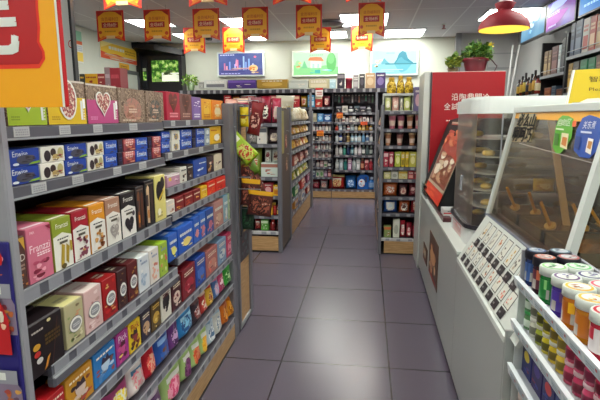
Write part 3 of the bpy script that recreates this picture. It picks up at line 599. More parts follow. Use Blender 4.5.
lgput('cookie_carton', 'black carton with a pale ice cream stick next to the cream carton', 'carton', 145.4, 155, X3, Z3, .172, .17, stickbox('#16141a', '#d8b890', '#3a2c2a'))
lgput('cookie_carton', 'cream yellow carton with black ovals ending the near third left shelf', 'carton', 155.4, 166, X3, Z3, .180, .12, lambda w, h, d: carton(w, h, d, '#dcd07c', [('o', .42, .66, .32, .22, mat('#1c1a20')), ('o', .72, .82, .2, .14, mat('#2a2628')), ('p', [(.3, .42), (.8, .6), (.8, .68), (.3, .5)], mat('#c8a82c')), ('l', .1, .08, .6, .22, 2, mat('#a89a50')), ('o', .3, .2, .16, .08, mat('#f0ecd0'))], [('r', 0, 0, 1, 1, mat('#e8e0a8'))]))
# extra half-height shelf of the far bay
Z3a = 1.067; X3a = -.828
lgput('biscuit_tin', 'pink and white lidded box at the start of the far upper left shelf', 'box', 167, 180, X3a, Z3a, .05, .14, lambda w, h, d: carton(w, h, d, '#b88aa0', [('r', 0, .86, 1, 1, mat('#e8e2dc')), ('r', .06, .1, .7, .8, mat('#c890a8')), ('r', .1, .5, .3, .8, mat('#e0c040')), ('b', .4, .1, .95, .7, C('#e0c0cc', '#8a4a6a'), 6, 3)], [('r', 0, 0, 1, 1, mat('#e8e2dc'))]))
lgput('biscuit_box', 'white box of round brown biscuits on the far upper left shelf', 'box', 180.4, 187, X3a, Z3a, .07, .12, lambda w, h, d: carton(w, h, d, '#d8d4c8', [('b', .05, .05, .95, .6, C('#4a2c24', '#7a4a34', '#2a1c1a'), 8, 3), ('l', .1, .75, .9, .9, 1, INK)]))
lgput('biscuit_box', 'dark box of chocolate clusters on the far upper left shelf', 'box', 187.3, 193.4, X3a, Z3a, .074, .12, lambda w, h, d: carton(w, h, d, '#2a2024', [('b', .05, .05, .95, .7, C('#4a342c', '#6a5a50', '#b8b0a8'), 10, 6), ('l', .1, .8, .9, .9, 1, WHITE)]))
lgput('biscuit_box', 'wide blue box of white topped biscuits on the far upper left shelf', 'box', 193.8, 206.8, X3a, Z3a, .088, .12, lambda w, h, d: carton(w, h, d, '#244a9e', [('l', .4, .72, .95, .82, 1, WHITE), ('b', .05, .05, .75, .5, C('#e8ecf0', '#c8d4e4', '#3a60b0'), 8, 2)]))
lgput('biscuit_box', 'dark box of cream biscuits right of the wide blue box', 'box', 207.2, 214, X3a, Z3a, .088, .12, lambda w, h, d: carton(w, h, d, '#3a2c34', [('b', .05, .05, .95, .75, C('#e0d0b0', '#7a3a30', '#c89a60'), 9, 2)]))
lgput('biscuit_box', 'cream box of brown biscuits ending the far upper left shelf', 'box', 214.4, 222, X3a, Z3a, .09, .12, lambda w, h, d: carton(w, h, d, '#d8ccb0', [('b', .05, .05, .95, .6, C('#7a3a30', '#4a2420', '#e8dcc0'), 9, 9)]))
Z3b = .959; X3b = -.812
for i, (a, b, base, bl, dn) in enumerate(((167, 175, '#d8d0c4', ('#8a2a24', '#c8a080'), 'white and red'), (175.6, 184, '#7a1c20', ('#e0b040', '#b04a2c'), 'dark red'), (184.6, 193, '#7e2024', ('#e0a83c', '#b8482c'), 'wine red'), (193.4, 200.6, '#7a1c22', ('#e8c060', '#a83a28'), 'deep red'), (201, 207.4, '#e0b020', ('#c8781c', '#f0d870'), 'golden yellow'), (207.8, 215.6, '#d8301c', ('#e86030', '#a01c14'), 'orange red'), (216, 225.6, '#dc2a1e', ('#f07040', '#b01c18'), 'bright red'))):
    lgput('snack_box', f'small {dn} snack box, {ORD[i]} on the far middle left shelf', 'box', a, b, X3b, Z3b, .058 if i < 5 else .068, .1, lambda w, h, d, base=base, bl=bl, i=i: carton(w, h, d, base, [('b', .1, .05, .9, .5, C(*bl), 6, i), ('l', .1, .64, .9, .8, 1, mat('#f0dcc0'))]))
# fourth shelf
Z4 = .735; X4 = -.797
def ovalbox(base, bl, sd, top=None, ring='#6a6a70'):
    return lambda w, h, d: carton(w, h, d, base, [('b', .03, .04, .97, .4, C(*bl), 8, sd), ('b', .1, .62, .9, .96, C(*bl), 4, sd+3), ('o', .52, .47, .36, .19, mat(ring)), ('o', .52, .47, .34, .175, mat('#ece9e0')), ('o', .52, .47, .27, .12, mat('#8f8f92')), ('l', .33, .43, .7, .52, 2, mat('#d0d0d0'))], [('r', 0, 0, 1, 1, mat(top or base)), ('l', .25, .3, .75, .7, 2, mat('#e0d8c0' if not top else base))])
lgput('chocolate_carton', 'big black chocolate carton with three round badges at the near end, fourth left shelf', 'carton', 24, 64.5, X4+.006, Z4-.008, .142, .07, lambda w, h, d: carton(w, h, d, '#1c1216', [('o', .3, .55, .09, .06, mat('#c8962c')), ('o', .3, .42, .08, .055, mat('#b8302c')), ('o', .34, .29, .08, .055, mat('#c8c4c0')), ('l', .2, .82, .5, .88, 1, mat('#b8b0a8')), ('l', .5, .5, .9, .72, 3, mat('#5a4420')), ('p', [(.42, .06), (.5, .1), (.6, .3), (.52, .26)], mat('#c8862c')), ('p', [(.62, .06), (.64, .06), (.86, .9), (.84, .9)], mat('#4a2c24')), ('o', .62, .93, .05, .03, mat('#d8c890'))], None, None, .004), 2, None, .004, .005, 'big black chocolate carton with badges')
lgput('chocolate_carton', 'cream and green chocolate carton with a white oval on the fourth left shelf', 'carton', 65.5, 84.5, X4, Z4, .124, .085, ovalbox('#b4ac84', ('#8a9a60', '#c8906a', '#7a6a4a', '#d8d0a8'), 31, '#e4dc98'), 2, rowlabel='cream topped carton with white oval')
lgput('chocolate_carton', 'pale pink chocolate carton with a white oval on the fourth left shelf', 'carton', 85, 102.8, X4, Z4, .128, .085, ovalbox('#d4b0ac', ('#b88480', '#e8d0cc', '#c09890'), 32, '#ecdcd4'), 2, rowlabel='pale pink carton with white oval')
lgput('chocolate_carton', 'bright red chocolate carton with a white oval on the fourth left shelf', 'carton', 103.2, 117.4, X4, Z4, .13, .085, ovalbox('#a01418', ('#c02420', '#7a0c12', '#d8a060'), 33), 2, rowlabel='bright red carton with white oval')
lgput('chocolate_carton', 'dark chocolate brown carton with a white oval on the fourth left shelf', 'carton', 117.8, 127.6, X4, Z4, .13, .085, ovalbox('#3c1a1e', ('#5a3424', '#2a1014', '#8a6a3c'), 34), 1, rowlabel='dark brown carton with white oval')
lgput('chocolate_carton', 'reddish brown carton with a white oval on the fourth left shelf', 'carton', 128, 138.4, X4, Z4, .134, .085, ovalbox('#5c1c1e', ('#8a5a2c', '#3a1014', '#a87a3c'), 35), 1, rowlabel='reddish brown carton with white oval')
def milkbox(base, bl, sd, top): return lambda w, h, d: carton(w, h, d, base, [('b', .08, .06, .92, .7, C(*bl), 10, sd), ('l', .2, .78, .8, .88, 1, mat('#8a98b0')), ('o', .2, .92, .06, .03, mat('#3a6a9a'))], [('r', 0, 0, 1, 1, mat(top))])
lgput('wafer_carton', 'white and pale blue wafer carton on the fourth left shelf', 'carton', 139, 149.8, X4, Z4, .13, .085, milkbox('#d4d8dc', ('#a0b4c8', '#c0ccd8', '#e4e4e0', '#8a9ab0'), 41, '#e2e6e2'), 1)
lgput('wafer_carton', 'white and peach wafer carton on the fourth left shelf', 'carton', 150.2, 159.4, X4, Z4, .132, .085, milkbox('#dcd4cc', ('#e0a890', '#d07a6a', '#e8dcc0'), 42, '#e6e6e0'), 1)
lgput('wafer_carton', 'lime green wafer carton on the fourth left shelf', 'carton', 159.8, 168, X4, Z4, .134, .085, milkbox('#9cb83a', ('#c8d870', '#7a9c2c', '#e0e8b0', '#d86a60'), 43, '#a8d030'), 1)
def cartoon(base, bl, sd, top): return lambda w, h, d: carton(w, h, d, base, [('b', .1, .03, .95, .55, C(*bl), 10, sd), ('o', .55, .36, .25, .17, mat(bl[0])), ('l', .1, .66, .9, .84, 1, WHITE)], [('r', 0, 0, 1, 1, mat(top)), ('l', .2, .3, .8, .7, 1, mat('#c8d8f0'))])
Z4b = .769
for i, (a, b, base, bl, top, dn, hh, rw) in enumerate(((168.6, 177.6, '#2a5ab4', ('#e8e070', '#d8e8c0', '#3a6a3c', '#f0d0a0'), '#2c62c0', 'blue and lemon', .11, 2), (178.2, 193.2, '#2458b8', ('#f0d878', '#e8c8a8', '#2a2428', '#f4ecc0', '#3a78d0'), '#2a62c4', 'blue cartoon girl', .116, 2), (193.8, 199.6, '#2c5cb4', ('#d88a8a', '#e8b0b0', '#a04a54'), '#2c62c0', 'blue topped pink', .124, 2), (200, 205.8, '#3060b4', ('#c87a84', '#e0a8a8', '#8a3a44'), '#2e64c2', 'blue topped rose', .126, 2), (206.2, 213.8, '#274a8e', ('#b86a7a', '#4a2a3c', '#d898a0'), '#2458b4', 'navy and rose', .126, 2), (214.2, 223.4, '#b08078', ('#c8a890', '#8a5048', '#e0c0a8'), '#a8706a', 'dusty pink', .142, 1), (223.8, 228, '#8aa8b4', ('#d8dcd8', '#5a8aa4', '#c8b098'), '#4a9ac8', 'pale blue', .15, 0), (228.3, 232.2, '#a8b890', ('#d0d8b8', '#7a9a6a'), '#8ac0c8', 'pale green', .15, 0))):
    lgput('biscuit_carton', f'{dn} biscuit carton, {ORD[i]} on the far fourth left shelf', 'carton', a, b, X4, Z4b, hh, .085, cartoon(base, bl, 50+i, top), rw, rowlabel=f'{dn} biscuit carton')
# fifth shelf
Z5 = .552; X5 = -.795
def toon(base, bl, sd, txt=None, tc='#f4e8d0', top=None):
    return lambda w, h, d: carton(w, h, d, base, [('b', .03, .02, .97, .72, C(*bl), 12, sd), ('o', .5, .5, .2, .2, mat(bl[0])), ('p', [(.3, .55), (.38, .76), (.5, .68), (.62, .78), (.7, .56)], mat(bl[1]))]+([('t', txt, .5, .84, .7, mat(tc))] if txt else [('l', .1, .82, .9, .92, 1, mat(tc))]), [('r', 0, 0, 1, 1, mat(top or base))])
def slim(base, bl, sd, tc='#e8d8c0', cz=.4): return lambda w, h, d: carton(w, h, d, base, [('o', .5, cz, .36, .2, mat(bl[0])), ('b', .12, .06, .88, .6, C(*bl), 8, sd), ('l', .15, .74, .85, .9, 2, mat(tc))])
L5 = [(46, 66, '#b41a20', toon('#b41a20', ('#e8c8b0', '#d83a30', '#7a1018'), 61), 'bright red', .1), (66.5, 93.5, '#c08420', toon('#c48a1e', ('#d8c0b0', '#3a2a34', '#7a3a30', '#c8a060', '#4a3040', '#b84a3a'), 62), 'orange cartoon', .104), (94, 116, '#2a74b8', toon('#2a78bc', ('#c0d8ec', '#3a3048', '#7a4a44', '#5a90c8', '#a04a50'), 63), 'sky blue cartoon', .106), (116.5, 129, '#a83084', toon('#a83488', ('#c8508c', '#5a1a30', '#8a2440', '#e8d060'), 64, 'Pick', '#e8d0e0'), 'magenta', .106), (129.4, 141, '#e0b81c', toon('#e0c020', ('#8a2a2c', '#3a2420', '#6a3a20', '#c89018'), 65, 'Pick', '#a82028'), 'bright yellow', .106), (141.4, 151, '#2c2438', slim('#302a3c', ('#c8a078', '#e0d8d0', '#6a4a40'), 66), 'dark indigo', .112), (151.4, 161, '#4a3418', slim('#54401e', ('#c8a040', '#8a6a2c', '#e0c878'), 67, '#d8b050'), 'bronze', .116), (161.4, 171.4, '#d8d4c4', slim('#dcd8c8', ('#1e1a1e', '#3a3034', '#1a161a'), 68, '#6a2a24', .62), 'white and black', .128), (171.8, 181.6, '#40141c', slim('#46161e', ('#e0c8b8', '#c88a7a', '#7a2a30'), 69), 'maroon', .128)]
for i, (a, b, _, fn, dn, hh) in enumerate(L5):
    lgput('snack_carton', f'{dn} snack carton, {ORD[i]} from the near end of the fifth left shelf', 'carton', a, b, X5, Z5, hh, .06, fn)
for i, (a, b, base, bl, dn, hh) in enumerate(((182.4, 195.6, '#7c1a24', ('#a8283a', '#d88a90', '#5a0c18', '#c84a58'), 'crimson', .14), (196, 205.8, '#24489c', ('#4a70c0', '#8a6a5a', '#1a3070'), 'royal blue', .142), (206.2, 217.6, '#a8625c', ('#c88a78', '#7a3a38', '#e0b8a0', '#d8685a'), 'terracotta', .132), (218, 226.4, '#7a94b0', ('#c8d0d4', '#4a6a94', '#e0d8d0'), 'grey blue', .134), (226.8, 233, '#c0385c', ('#e8a0b0', '#7a1a34', '#f0d0d0'), 'raspberry', .138))):
    lgput('snack_carton', f'{dn} snack carton in the far half of the fifth left shelf', 'carton', a, b, X5, Z5, hh, .08, slim(base, bl, 70+i), 1, rowlabel=f'{dn} snack carton of the fifth shelf')
# bags on the sixth shelf and on the base shelf
def lgbag(label, px0, px1, X, z, h, d, fn, seed, rz=0, lean=.03, cat='bag'):
    yc, w = facing(px0, px1, X, z+h*.4); return solo('snack_bag', label, cat, pouch(w*1.06, h, d, fn, 18, 24, seed, lean), (X-.004, yc, z), PI/2+rz)
Z6 = .37; X6 = -.793
L6 = [(86, 110, 'purple and orange snack bag at the near end of the sixth left shelf', bagfn('#5a2a50', '#7a4a2a', '#e0a040', '#3a2028', None, 3), .13), (110, 133, 'magenta and yellow snack bag on the sixth left shelf', bagfn('#9a3a6a', '#3a2a2c', '#f0d840', '#e8e4d0', None, 4), .14), (133, 148, 'white bag with pink spots on the sixth left shelf', bagfn('#d8ccc8', '#e0d8d4', '#d87a84', '#c8b8b0', '#4a7a9c', 5), .15), (148, 158.6, 'red candy bag on the sixth left shelf', bagfn('#b01a28', '#a81824', '#e05048', '#e8b090', None, 6), .155), (159, 172.4, 'blue snack bag with a brown bear picture on the sixth left shelf', bagfn('#2a52a0', '#2c5cb4', '#7a4a30', '#3a68b8', '#8ab0e0', 7, .5, .3, .3, .16), .16), (172.8, 181, 'lilac purple candy bag on the sixth left shelf', bagfn('#6a3a78', '#7a4a88', '#c8a0c8', '#4a2458', None, 8), .155), (181.4, 195.4, 'bright blue wavy pouch on the sixth left shelf', bagfn('#2c78b4', '#3a90c8', '#8ac8e4', '#1a4a84', '#a8d8ec', 9), .15), (195.8, 203, 'black and white small pouch on the sixth left shelf', bagfn('#3a2c34', '#5a3a3c', '#d8d0cc', '#8a4a44', None, 10), .13), (203.2, 209, 'red and cream small pouch on the sixth left shelf', bagfn('#a0302c', '#c8a890', '#e8dcc8', '#c85040', None, 11), .135), (209.2, 215, 'yellow and red small pouch on the sixth left shelf', bagfn('#c89a2c', '#b83a2c', '#8a2a24', '#e8c860', None, 12), .14), (215.2, 221, 'blue and pink small pouch on the sixth left shelf', bagfn('#4a6a9c', '#c86a8a', '#d8b0b8', '#8aa0c8', None, 13), .145), (221.2, 226, 'rose pink pouch near the end of the sixth left shelf', bagfn('#c04a70', '#5a7ab0', '#f0d0d8', '#a02a50', None, 14), .15), (226.2, 233, 'fresh green pouch at the far end of the sixth left shelf', bagfn('#3a9c3a', '#4ab04a', '#b8e0a0', '#2a7a2a', None, 15), .15)]
for i, (a, b, lb, fn, hh) in enumerate(L6): lgbag(lb, a, b, X6, Z6, hh, .06, fn, 20+i)
Z7 = .152
GRB = lambda c1, c2, sd: bagfn('#a8c478', '#b8d488', c1, c2, '#e8e8dc', sd, .5, .34, .36, .26)
L7 = [(118, 146, 'dark purple plum bag at the near end of the lowest left shelf', bagfn('#4a2454', '#5a3468', '#8a4a84', '#c8a0b8', None, 2), .17), (146, 167, 'purple and white prune bag on the lowest left shelf', bagfn('#5a2a64', '#c8bcc8', '#d8d0d8', '#3a1848', None, 3), .17), (167.5, 185, 'pale green bag with a pink dragon fruit picture on the lowest left shelf', GRB('#d84a74', '#f0a0b4', 4), .184), (185.4, 194, 'pale green bag with a dark plum picture on the lowest left shelf', GRB('#5a2450', '#8a4a7a', 5), .184), (194.4, 203, 'pale green bag with a red fruit picture on the lowest left shelf', GRB('#d8502c', '#e88a50', 6), .183), (203.4, 210, 'pale green bag with an orange mango picture on the lowest left shelf', GRB('#e8a020', '#f0c040', 7), .182), (210.2, 217, 'white and blue yoghurt candy bag on the lowest left shelf', bagfn('#b8c8d0', '#8aa8c0', '#5a7a9c', '#e8ecec', None, 8), .17), (217.2, 224, 'grey white puffed snack bag on the lowest left shelf', bagfn('#c8c8c0', '#9ab0c0', '#8a9aa8', '#e0e0d8', None, 9), .17), (224.2, 230, 'orange dried fruit bag on the lowest left shelf', bagfn('#c86a1c', '#8a3a18', '#e8a040', '#a04a14', None, 10), .17), (230.2, 236, 'golden dried mango bag at the far end of the lowest left shelf', bagfn('#d88a1c', '#c8701c', '#f0b848', '#a85a14', None, 11), .15)]
for i, (a, b, lb, fn, hh) in enumerate(L7): lgbag(lb, a, b, -.794, Z7, hh, .085, fn, 40+i)
# bags hanging on the endcap stand
ht = thing('hanging_strip', 'dark display strip with clips hanging on the endcap stand', 'display strip', (-.75, 2.86, 1.4))
part(ht, 'strip', MB().box(-.772, 2.835, .62, -.765, 2.885, 1.40, DGREY)); hk = MB()
for z in (1.37, 1.2, 1.0, .8): hk.tube([(-.766, 2.86, z), (-.70, 2.86, z), (-.69, 2.86, z+.015)], .003, GREY, 5)
part(ht, 'hook', hk)
def hangbag(label, px0, px1, pyt, pyb, Y, fn, seed, roll=0, rz=0):
    a = at(px0, pyb, 1, Y); b = at(px1, pyt, 1, Y); w = b.x-a.x; h = b.z-a.z
    mb = pouch(w, h, .03, fn, 12, 18, seed, -.05)
    o = link('snack_bag', mb.mesh('snack_bag'), ((a.x+b.x)/2, Y, a.z)); o.rotation_euler = (0, roll, rz); tag(o, label, 'bag', 'snack bags hanging on the endcap stand')
    mw = Matrix.Translation(o.location) @ o.rotation_euler.to_matrix().to_4x4(); tp = mw @ Vector((0, .013-.05*h, h*.98)); iv = mw.inverted()
    lpart(o, 'hook', MB().tube([tuple(iv @ p) for p in (tp, tp+Vector((-.004, .004, .012)), Vector((-.772, tp.y+.004, tp.z+.012)), Vector((-.784, tp.y+.004, tp.z+.012)))], .0025, LGREY, 5)); return o
YS = bagfn('#e0c41c', '#e0c41c', '#ba7614', '#f0e060', None, 2)
hangbag('small bright yellow packet hanging at the top of the endcap stand', 239.5, 248, 107, 127, 2.87, YS, 1)
hangbag('dark red snack bag hanging tilted at the top of the endcap stand', 246, 258, 101, 135, 2.90, bagfn('#7a1c22', '#8a2428', '#d8a898', '#5a1016', None, 3), 2, .22)
hangbag('black and white biscuit bag hanging at the top right of the endcap stand', 252, 263, 97, 124, 3.02, bagfn('#6a2a34', '#a05a64', '#d8d0cc', '#2a2024', None, 4), 3, -.05)
hangbag('white and lime green snack bag drooping from the endcap stand', 245, 261, 116, 160, 2.83, bagfn('#a8c828', '#e4e0cc', '#c84a2c', '#d8e070', '#f0ecd8', 5, .5, .25, .4, .2), 4, -.75, .2)
hangbag('olive green snack bag hanging below the lime one', 243, 261, 134, 176, 2.86, bagfn('#5f8222', '#7a9c30', '#7a3a20', '#8a9a3a', None, 6), 5, -.5)
MEAT = lambda sd: bagfn('#5a2a24', '#e0a818', '#a05a44', '#3a1814', None, sd, .5, .42, .4, .34, .84)
for i, (a, b, yt, yb, r) in enumerate(((242.5, 256, 161, 192, -.12), (253, 267, 164, 197, -.38), (239.5, 258, 179, 206, .08), (246, 271, 191, 216, .1))):
    hangbag(f'dried meat bag with a yellow header, {["upper left", "upper right", "middle left", "lowest"][i]} of four on the endcap stand', a, b, yt, yb, (2.86, 2.89, 2.82, 2.80)[i], MEAT(10+i), 10+i, r)
hangbag('dark green bag at the bottom of the hanging strip', 240, 253, 207, 230, 2.86, bagfn('#22402c', '#1a3222', '#2c5a38', '#142a1c', None, 20), 20, .05)

# ================================================================== generic facings that look towards the camera
def simple(kind, w, h, d, c1, c2, sd):
    rr = random.Random(sd)
    if kind == 'c':
        k = rr.randint(0, 2); ops = [[('r', 0, .68, 1, .92, mat(c2)), ('b', .1, .08, .9, .6, C(c2, '#d8d0c0'), 5, sd)], [('o', .5, .45, .34, .26, mat(c2)), ('l', .15, .78, .85, .92, 1, mat('#dcd8d0'))], [('r', .1, .12, .9, .5, mat(c2)), ('l', .12, .62, .88, .88, 2, mat('#dcd8d0'))]][k]
        return carton(w, h, d, c1, ops)
    if kind == 'p': return pouch(w, h, d, bagfn(c1, rr.choice([c1, c2, c1]), c2, rr.choice(['#d8c8b0', c1, '#e8e0d0']), rr.choice([None, '#dcd6cc']), sd), 10, 12, sd, .06)
    if kind == 'b': return bottle(min(w, d)/2, h, c1, c2, rr.choice([c2, '#d8d8d4', c1]), .5, 10)
    if kind == 'u': return cup(w/2*.94, h, c1, c2, '#d8c0b0', 12)
    return tub(w/2*.96, h, c1, c2, 12)
NOUN = {'c': 'box', 'p': 'bag', 'b': 'bottle', 'u': 'cup', 't': 'tub'}
NAME = {'c': 'product_box', 'p': 'product_bag', 'b': 'product_bottle', 'u': 'drink_cup', 't': 'cream_tub'}
def row(unit, shelf, Y, pyb, items, d=.09, sd=1, frm='left', dy=0, z=None):
    for i, (a, b, kind, c1, c2, dn, pyt) in enumerate(items):
        zb = z if z is not None else at((a+b)/2, pyb, 1, Y).z
        x0, x1 = xon(a+.15, Y, zb), xon(b-.15, Y, zb); h = max(.03, at((a+b)/2, pyt, 1, Y).z-zb); w = x1-x0
        dd = min(d, w) if kind in 'but' else d
        solo(NAME[kind], f'{dn} {NOUN[kind]}, {ORD[i]} from the {frm} on the {unit}\'s {shelf}', NOUN[kind], simple(kind, w, h, dd, c1, c2, sd+i), ((x0+x1)/2, Y+dd/2+dy+(-.02 if kind == 'p' else 0), zb+.0005))
def crail(mb, x0, x1, y, z0, z1, m, n, frac=.35, seed=1):
    """price rail facing the camera with n paper tags"""
    mb.box(x0, y, z0, x1, y+.012, z1, m, .002); rr = random.Random(seed); st = (x1-x0)/n
    for k in range(n):
        a = x0+st*(k+rr.uniform(.2, .5)); mb.box(a, y-.0012, z0+.005, a+st*frac, y, z1-.004, FTAG)
# ================================================================== FAR LEFT GONDOLA (end faces the camera, side along the aisle)
GY = 4.64; GX0, GX1 = -1.75, -.835
g2 = thing('shelving_gondola', 'second grey gondola with wood base further along the left of the aisle', 'shelving', (-1.3, 5.9, 0))
part(g2, 'base_panel', MB().box(GX0, GY, .02, GX1-.01, GY+.02, .165, WOOD).box(GX0, GY+.01, 0, GX1, GY+.5, .02, BLACK))
part(g2, 'base_panel', MB().box(GX1-.03, 5.24, .015, GX1-.005, 7.14, .21, WOOD).box(GX1-.03, 5.24, 0, GX1-.012, 7.14, .015, BLACK))
part(g2, 'side_panel', MB().box(GX1-.02, GY+.05, .03, GX1, 5.18, 1.44, mat('#564a42', .5)).box(GX1, 4.70, 1.0, GX1+.004, 4.80, 1.42, mat('#9a8e50', .5)))
for nm, a in (('upright', (GX1-.035, GY-.005, 0, GX1+.004, GY+.05, 1.455)), ('upright', (GX1-.03, 5.17, 0, GX1+.012, 5.25, 1.46)), ('upright', (GX1-.03, 7.12, 0, GX1+.03, 7.2, 1.45))): part(g2, nm, MB().box(*a, mat('#707077', .4, .2), .004))
part(g2, 'back_panel', MB().box(GX0, GY+.42, .1, GX1-.02, GY+.45, 1.45, BACKP).box(-1.32, 5.2, .1, -1.29, 7.15, 1.45, BACKP))
GS = [1.300, 1.098, .772, .583, .383, .222]
for k, z in enumerate(GS):
    o = part(g2, 'shelf', MB().box(GX0, GY+.014, z-.03, GX1-.02, GY+.42, z, SHELFIN)); mb = MB()
    crail(mb, GX0, GX1-.012, GY, z-.036, z, mat('#c8c8c8' if k == 5 else '#5c5b63', .4), 7, .4, k); part(o, 'price_rail', mb)
GSS = [1.305, 1.145, .975, .79, .60, .42, .265]
for k, z in enumerate(GSS):
    o = part(g2, 'shelf', MB().box(-1.29, 5.25, z-.03, GX1-.012, 7.12, z, SHELFIN)); mb = MB(); tagrail(mb, GX1, 5.25, 7.12, z-.032, z, 'grey', [(5.4+.25*q, 5.5+.25*q) for q in range(7)]); part(o, 'price_rail', mb)
U = 'second end unit'
row(U, 'top shelf', GY+.02, 0, [(224, 236, 'p', '#8a2438', '#d8a090', 'crimson', 99), (236, 247, 'p', '#a03048', '#e8c8b0', 'cherry red', 98), (247, 259, 'p', '#5a2a3c', '#d8b8b8', 'plum', 97), (259, 270.5, 'p', '#8e1c34', '#3a1a24', 'ruby red', 96), (270.8, 280.5, 'p', '#a82444', '#e8c0c0', 'pinkish red', 98)], .08, 11, z=1.301)
row(U, 'second shelf', GY+.02, 0, [(226, 244, 'c', '#5a4a48', '#c8b8a8', 'brown', 127), (244, 257, 'p', '#b8b4ac', '#6a5a58', 'silver grey', 126), (257, 267, 'c', '#d0ccc4', '#5a5a60', 'pale grey', 127), (267, 280.5, 'p', '#4a3a40', '#a89890', 'charcoal', 128)], .08, 12, z=1.099)
row(U, 'third shelf', GY+.02, 0, [(226, 242, 'c', '#7a8a3a', '#d8d8a0', 'olive', 146), (242, 261, 'p', '#8a9a3c', '#c8502c', 'green and red', 147), (261, 280.8, 'c', '#ccd8d0', '#a86a5a', 'white cookie picture', 163), ], .1, 13, z=.773)
row(U, 'middle tray', GY+.06, 0, [(264, 271, 'p', '#dcdcd4', '#8a2c34', 'white and red', 147), (271.3, 280, 'p', '#d0d4cc', '#6a2c2c', 'white and brown', 146)], .06, 14, z=.905)
row(U, 'fourth shelf', GY+.02, 0, [(254, 263.5, 'c', '#8a2c34', '#d8c8c0', 'dark pink', 181), (263.5, 273, 'c', '#9a2430', '#d8a0a0', 'deep crimson', 183), (273.2, 280.6, 'c', '#e8b41c', '#c87818', 'bright yellow', 185)], .1, 15, z=.584)
row(U, 'fifth shelf', GY+.02, 0, [(255, 262, 'c', '#c89a2c', '#e8d060', 'mustard', 206), (262.3, 267, 'p', '#8a1c24', '#d86050', 'wine red', 200), (267.3, 272.6, 'c', '#d8a82c', '#8a3a1c', 'golden', 204), (272.8, 276.4, 'b', '#a02c24', '#d8b040', 'red', 203), (276.6, 280.8, 'c', '#6a1a20', '#e0c060', 'dark maroon', 205)], .08, 16, z=.384)
row(U, 'bottom shelf', GY+.02, 0, [(254, 260.5, 'p', '#9a2c30', '#d89080', 'brick red', 219), (261, 268.4, 'c', '#5aa03c', '#d8e8c8', 'leaf green', 220), (269.6, 275.4, 'b', '#7a1c1c', '#c83a2c', 'dark red', 220), (275.8, 280.6, 'b', '#4a2420', '#a83a2c', 'brown', 221)], .07, 17, z=.223)
# small bags hung on the side panel of the end unit
for k, (z, c, dn) in enumerate(((1.02, '#8a2c2c', 'dark red'), (.78, '#7a4a34', 'brown'))):
    o = solo('snack_bag', f'{dn} bag hanging on the brown side of the second end unit', 'bag', pouch(.15, .2, .03, bagfn(c, '#a8543c', '#d8b08a', c, None, k+3), 10, 12, 60+k), (GX1+.004, 4.95+.02*k, z), PI/2)
    lpart(o, 'hook', MB().tube([(0, .03, .2), (0, -.02, .2), (0, -.025, .19)], .003, LGREY, 5))
# side shelves along the aisle
def siderow(unit, shelf, X, z, y0, y1, cols, h, kinds, sd, face=PI/2, hv=.15, d=.1):
    rr = random.Random(sd); n = len(cols); st = (y1-y0)/n
    for i, (c1, c2, dn) in enumerate(cols):
        kind = kinds[i % len(kinds)]; w = st*.93; hh = h*rr.uniform(1-hv, 1); dd = min(d, w) if kind in 'but' else d
        o = simple(kind, w if kind not in 'but' else min(w, .09), hh, dd, c1, c2, sd+i)
        sg = -1 if face > 0 else 1
        solo(NAME[kind], f'{dn} {NOUN[kind]}, {ORD[i]} from the near end on the {unit}\'s {shelf}', NOUN[kind], o, (X+sg*(dd/2 if kind != 'p' else .015), y0+st*(i+.5), z+.0005), face)
SG = 'second unit side'
siderow(SG, 'top shelf', GX1-.01, 1.306, 5.62, 7.1, [('#c8c2ac', '#e0dcc8', 'cream'), ('#d8d2bc', '#b8a87c', 'ivory'), ('#cfc8b0', '#a89060', 'pale beige'), ('#c8b890', '#8a6a3c', 'straw'), ('#d0c8b0', '#7a3a2c', 'off-white'), ('#c0a878', '#e8e0c8', 'tan')], .19, 'p', 31)
siderow(SG, 'second shelf', GX1-.01, 1.146, 5.3, 7.1, [('#d09a30', '#e8d080', 'amber'), ('#c88a2c', '#8a3a1c', 'orange gold'), ('#d8b04a', '#e8e0c0', 'honey'), ('#b8782c', '#e8c870', 'caramel'), ('#d0a23c', '#a83a24', 'mustard'), ('#c8902c', '#e8d8a0', 'ochre')], .12, 'p', 32)
siderow(SG, 'third shelf', GX1-.01, .976, 5.3, 7.1, [('#c8882c', '#e8d0a0', 'orange'), ('#d8a83c', '#8a4a20', 'yellow'), ('#b0703c', '#e0b070', 'copper'), ('#d09a4a', '#f0e0b0', 'apricot'), ('#b8502c', '#e8b060', 'rust'), ('#d8b050', '#a86a2c', 'sand')], .12, 'p', 33)
siderow(SG, 'fourth shelf', GX1-.01, .791, 5.3, 7.1, [('#8a3a34', '#d8b0a0', 'brick'), ('#a0584a', '#e0c8b0', 'terracotta'), ('#c8b4a0', '#7a4a3a', 'beige'), ('#8a4a44', '#d0a890', 'russet'), ('#a86a5a', '#e8d8c8', 'clay'), ('#6a3a38', '#c89a80', 'mahogany'), ('#b0806a', '#e8d8c0', 'fawn')], .12, 'pc', 34)
siderow(SG, 'fifth shelf', GX1-.01, .601, 5.3, 7.1, [('#8a9a3a', '#d8d8a0', 'olive'), ('#c8b83c', '#8a8a2c', 'lemon'), ('#7a8a34', '#e0d8a0', 'moss green'), ('#b8a83c', '#e8e0b0', 'khaki'), ('#9aa84a', '#d8502c', 'sage'), ('#c8c060', '#7a8a2c', 'pear')], .12, 'p', 35)
siderow(SG, 'sixth shelf', GX1-.01, .421, 5.3, 7.1, [('#b82c28', '#e8d0b0', 'red'), ('#3a7a4a', '#d8e0b0', 'green'), ('#2c4a8a', '#c8d0e0', 'blue'), ('#c84a3c', '#e8c0a0', 'coral'), ('#d8d0c8', '#a83a3a', 'white'), ('#7a2c4a', '#d8a0b8', 'berry')], .13, 'pc', 36)
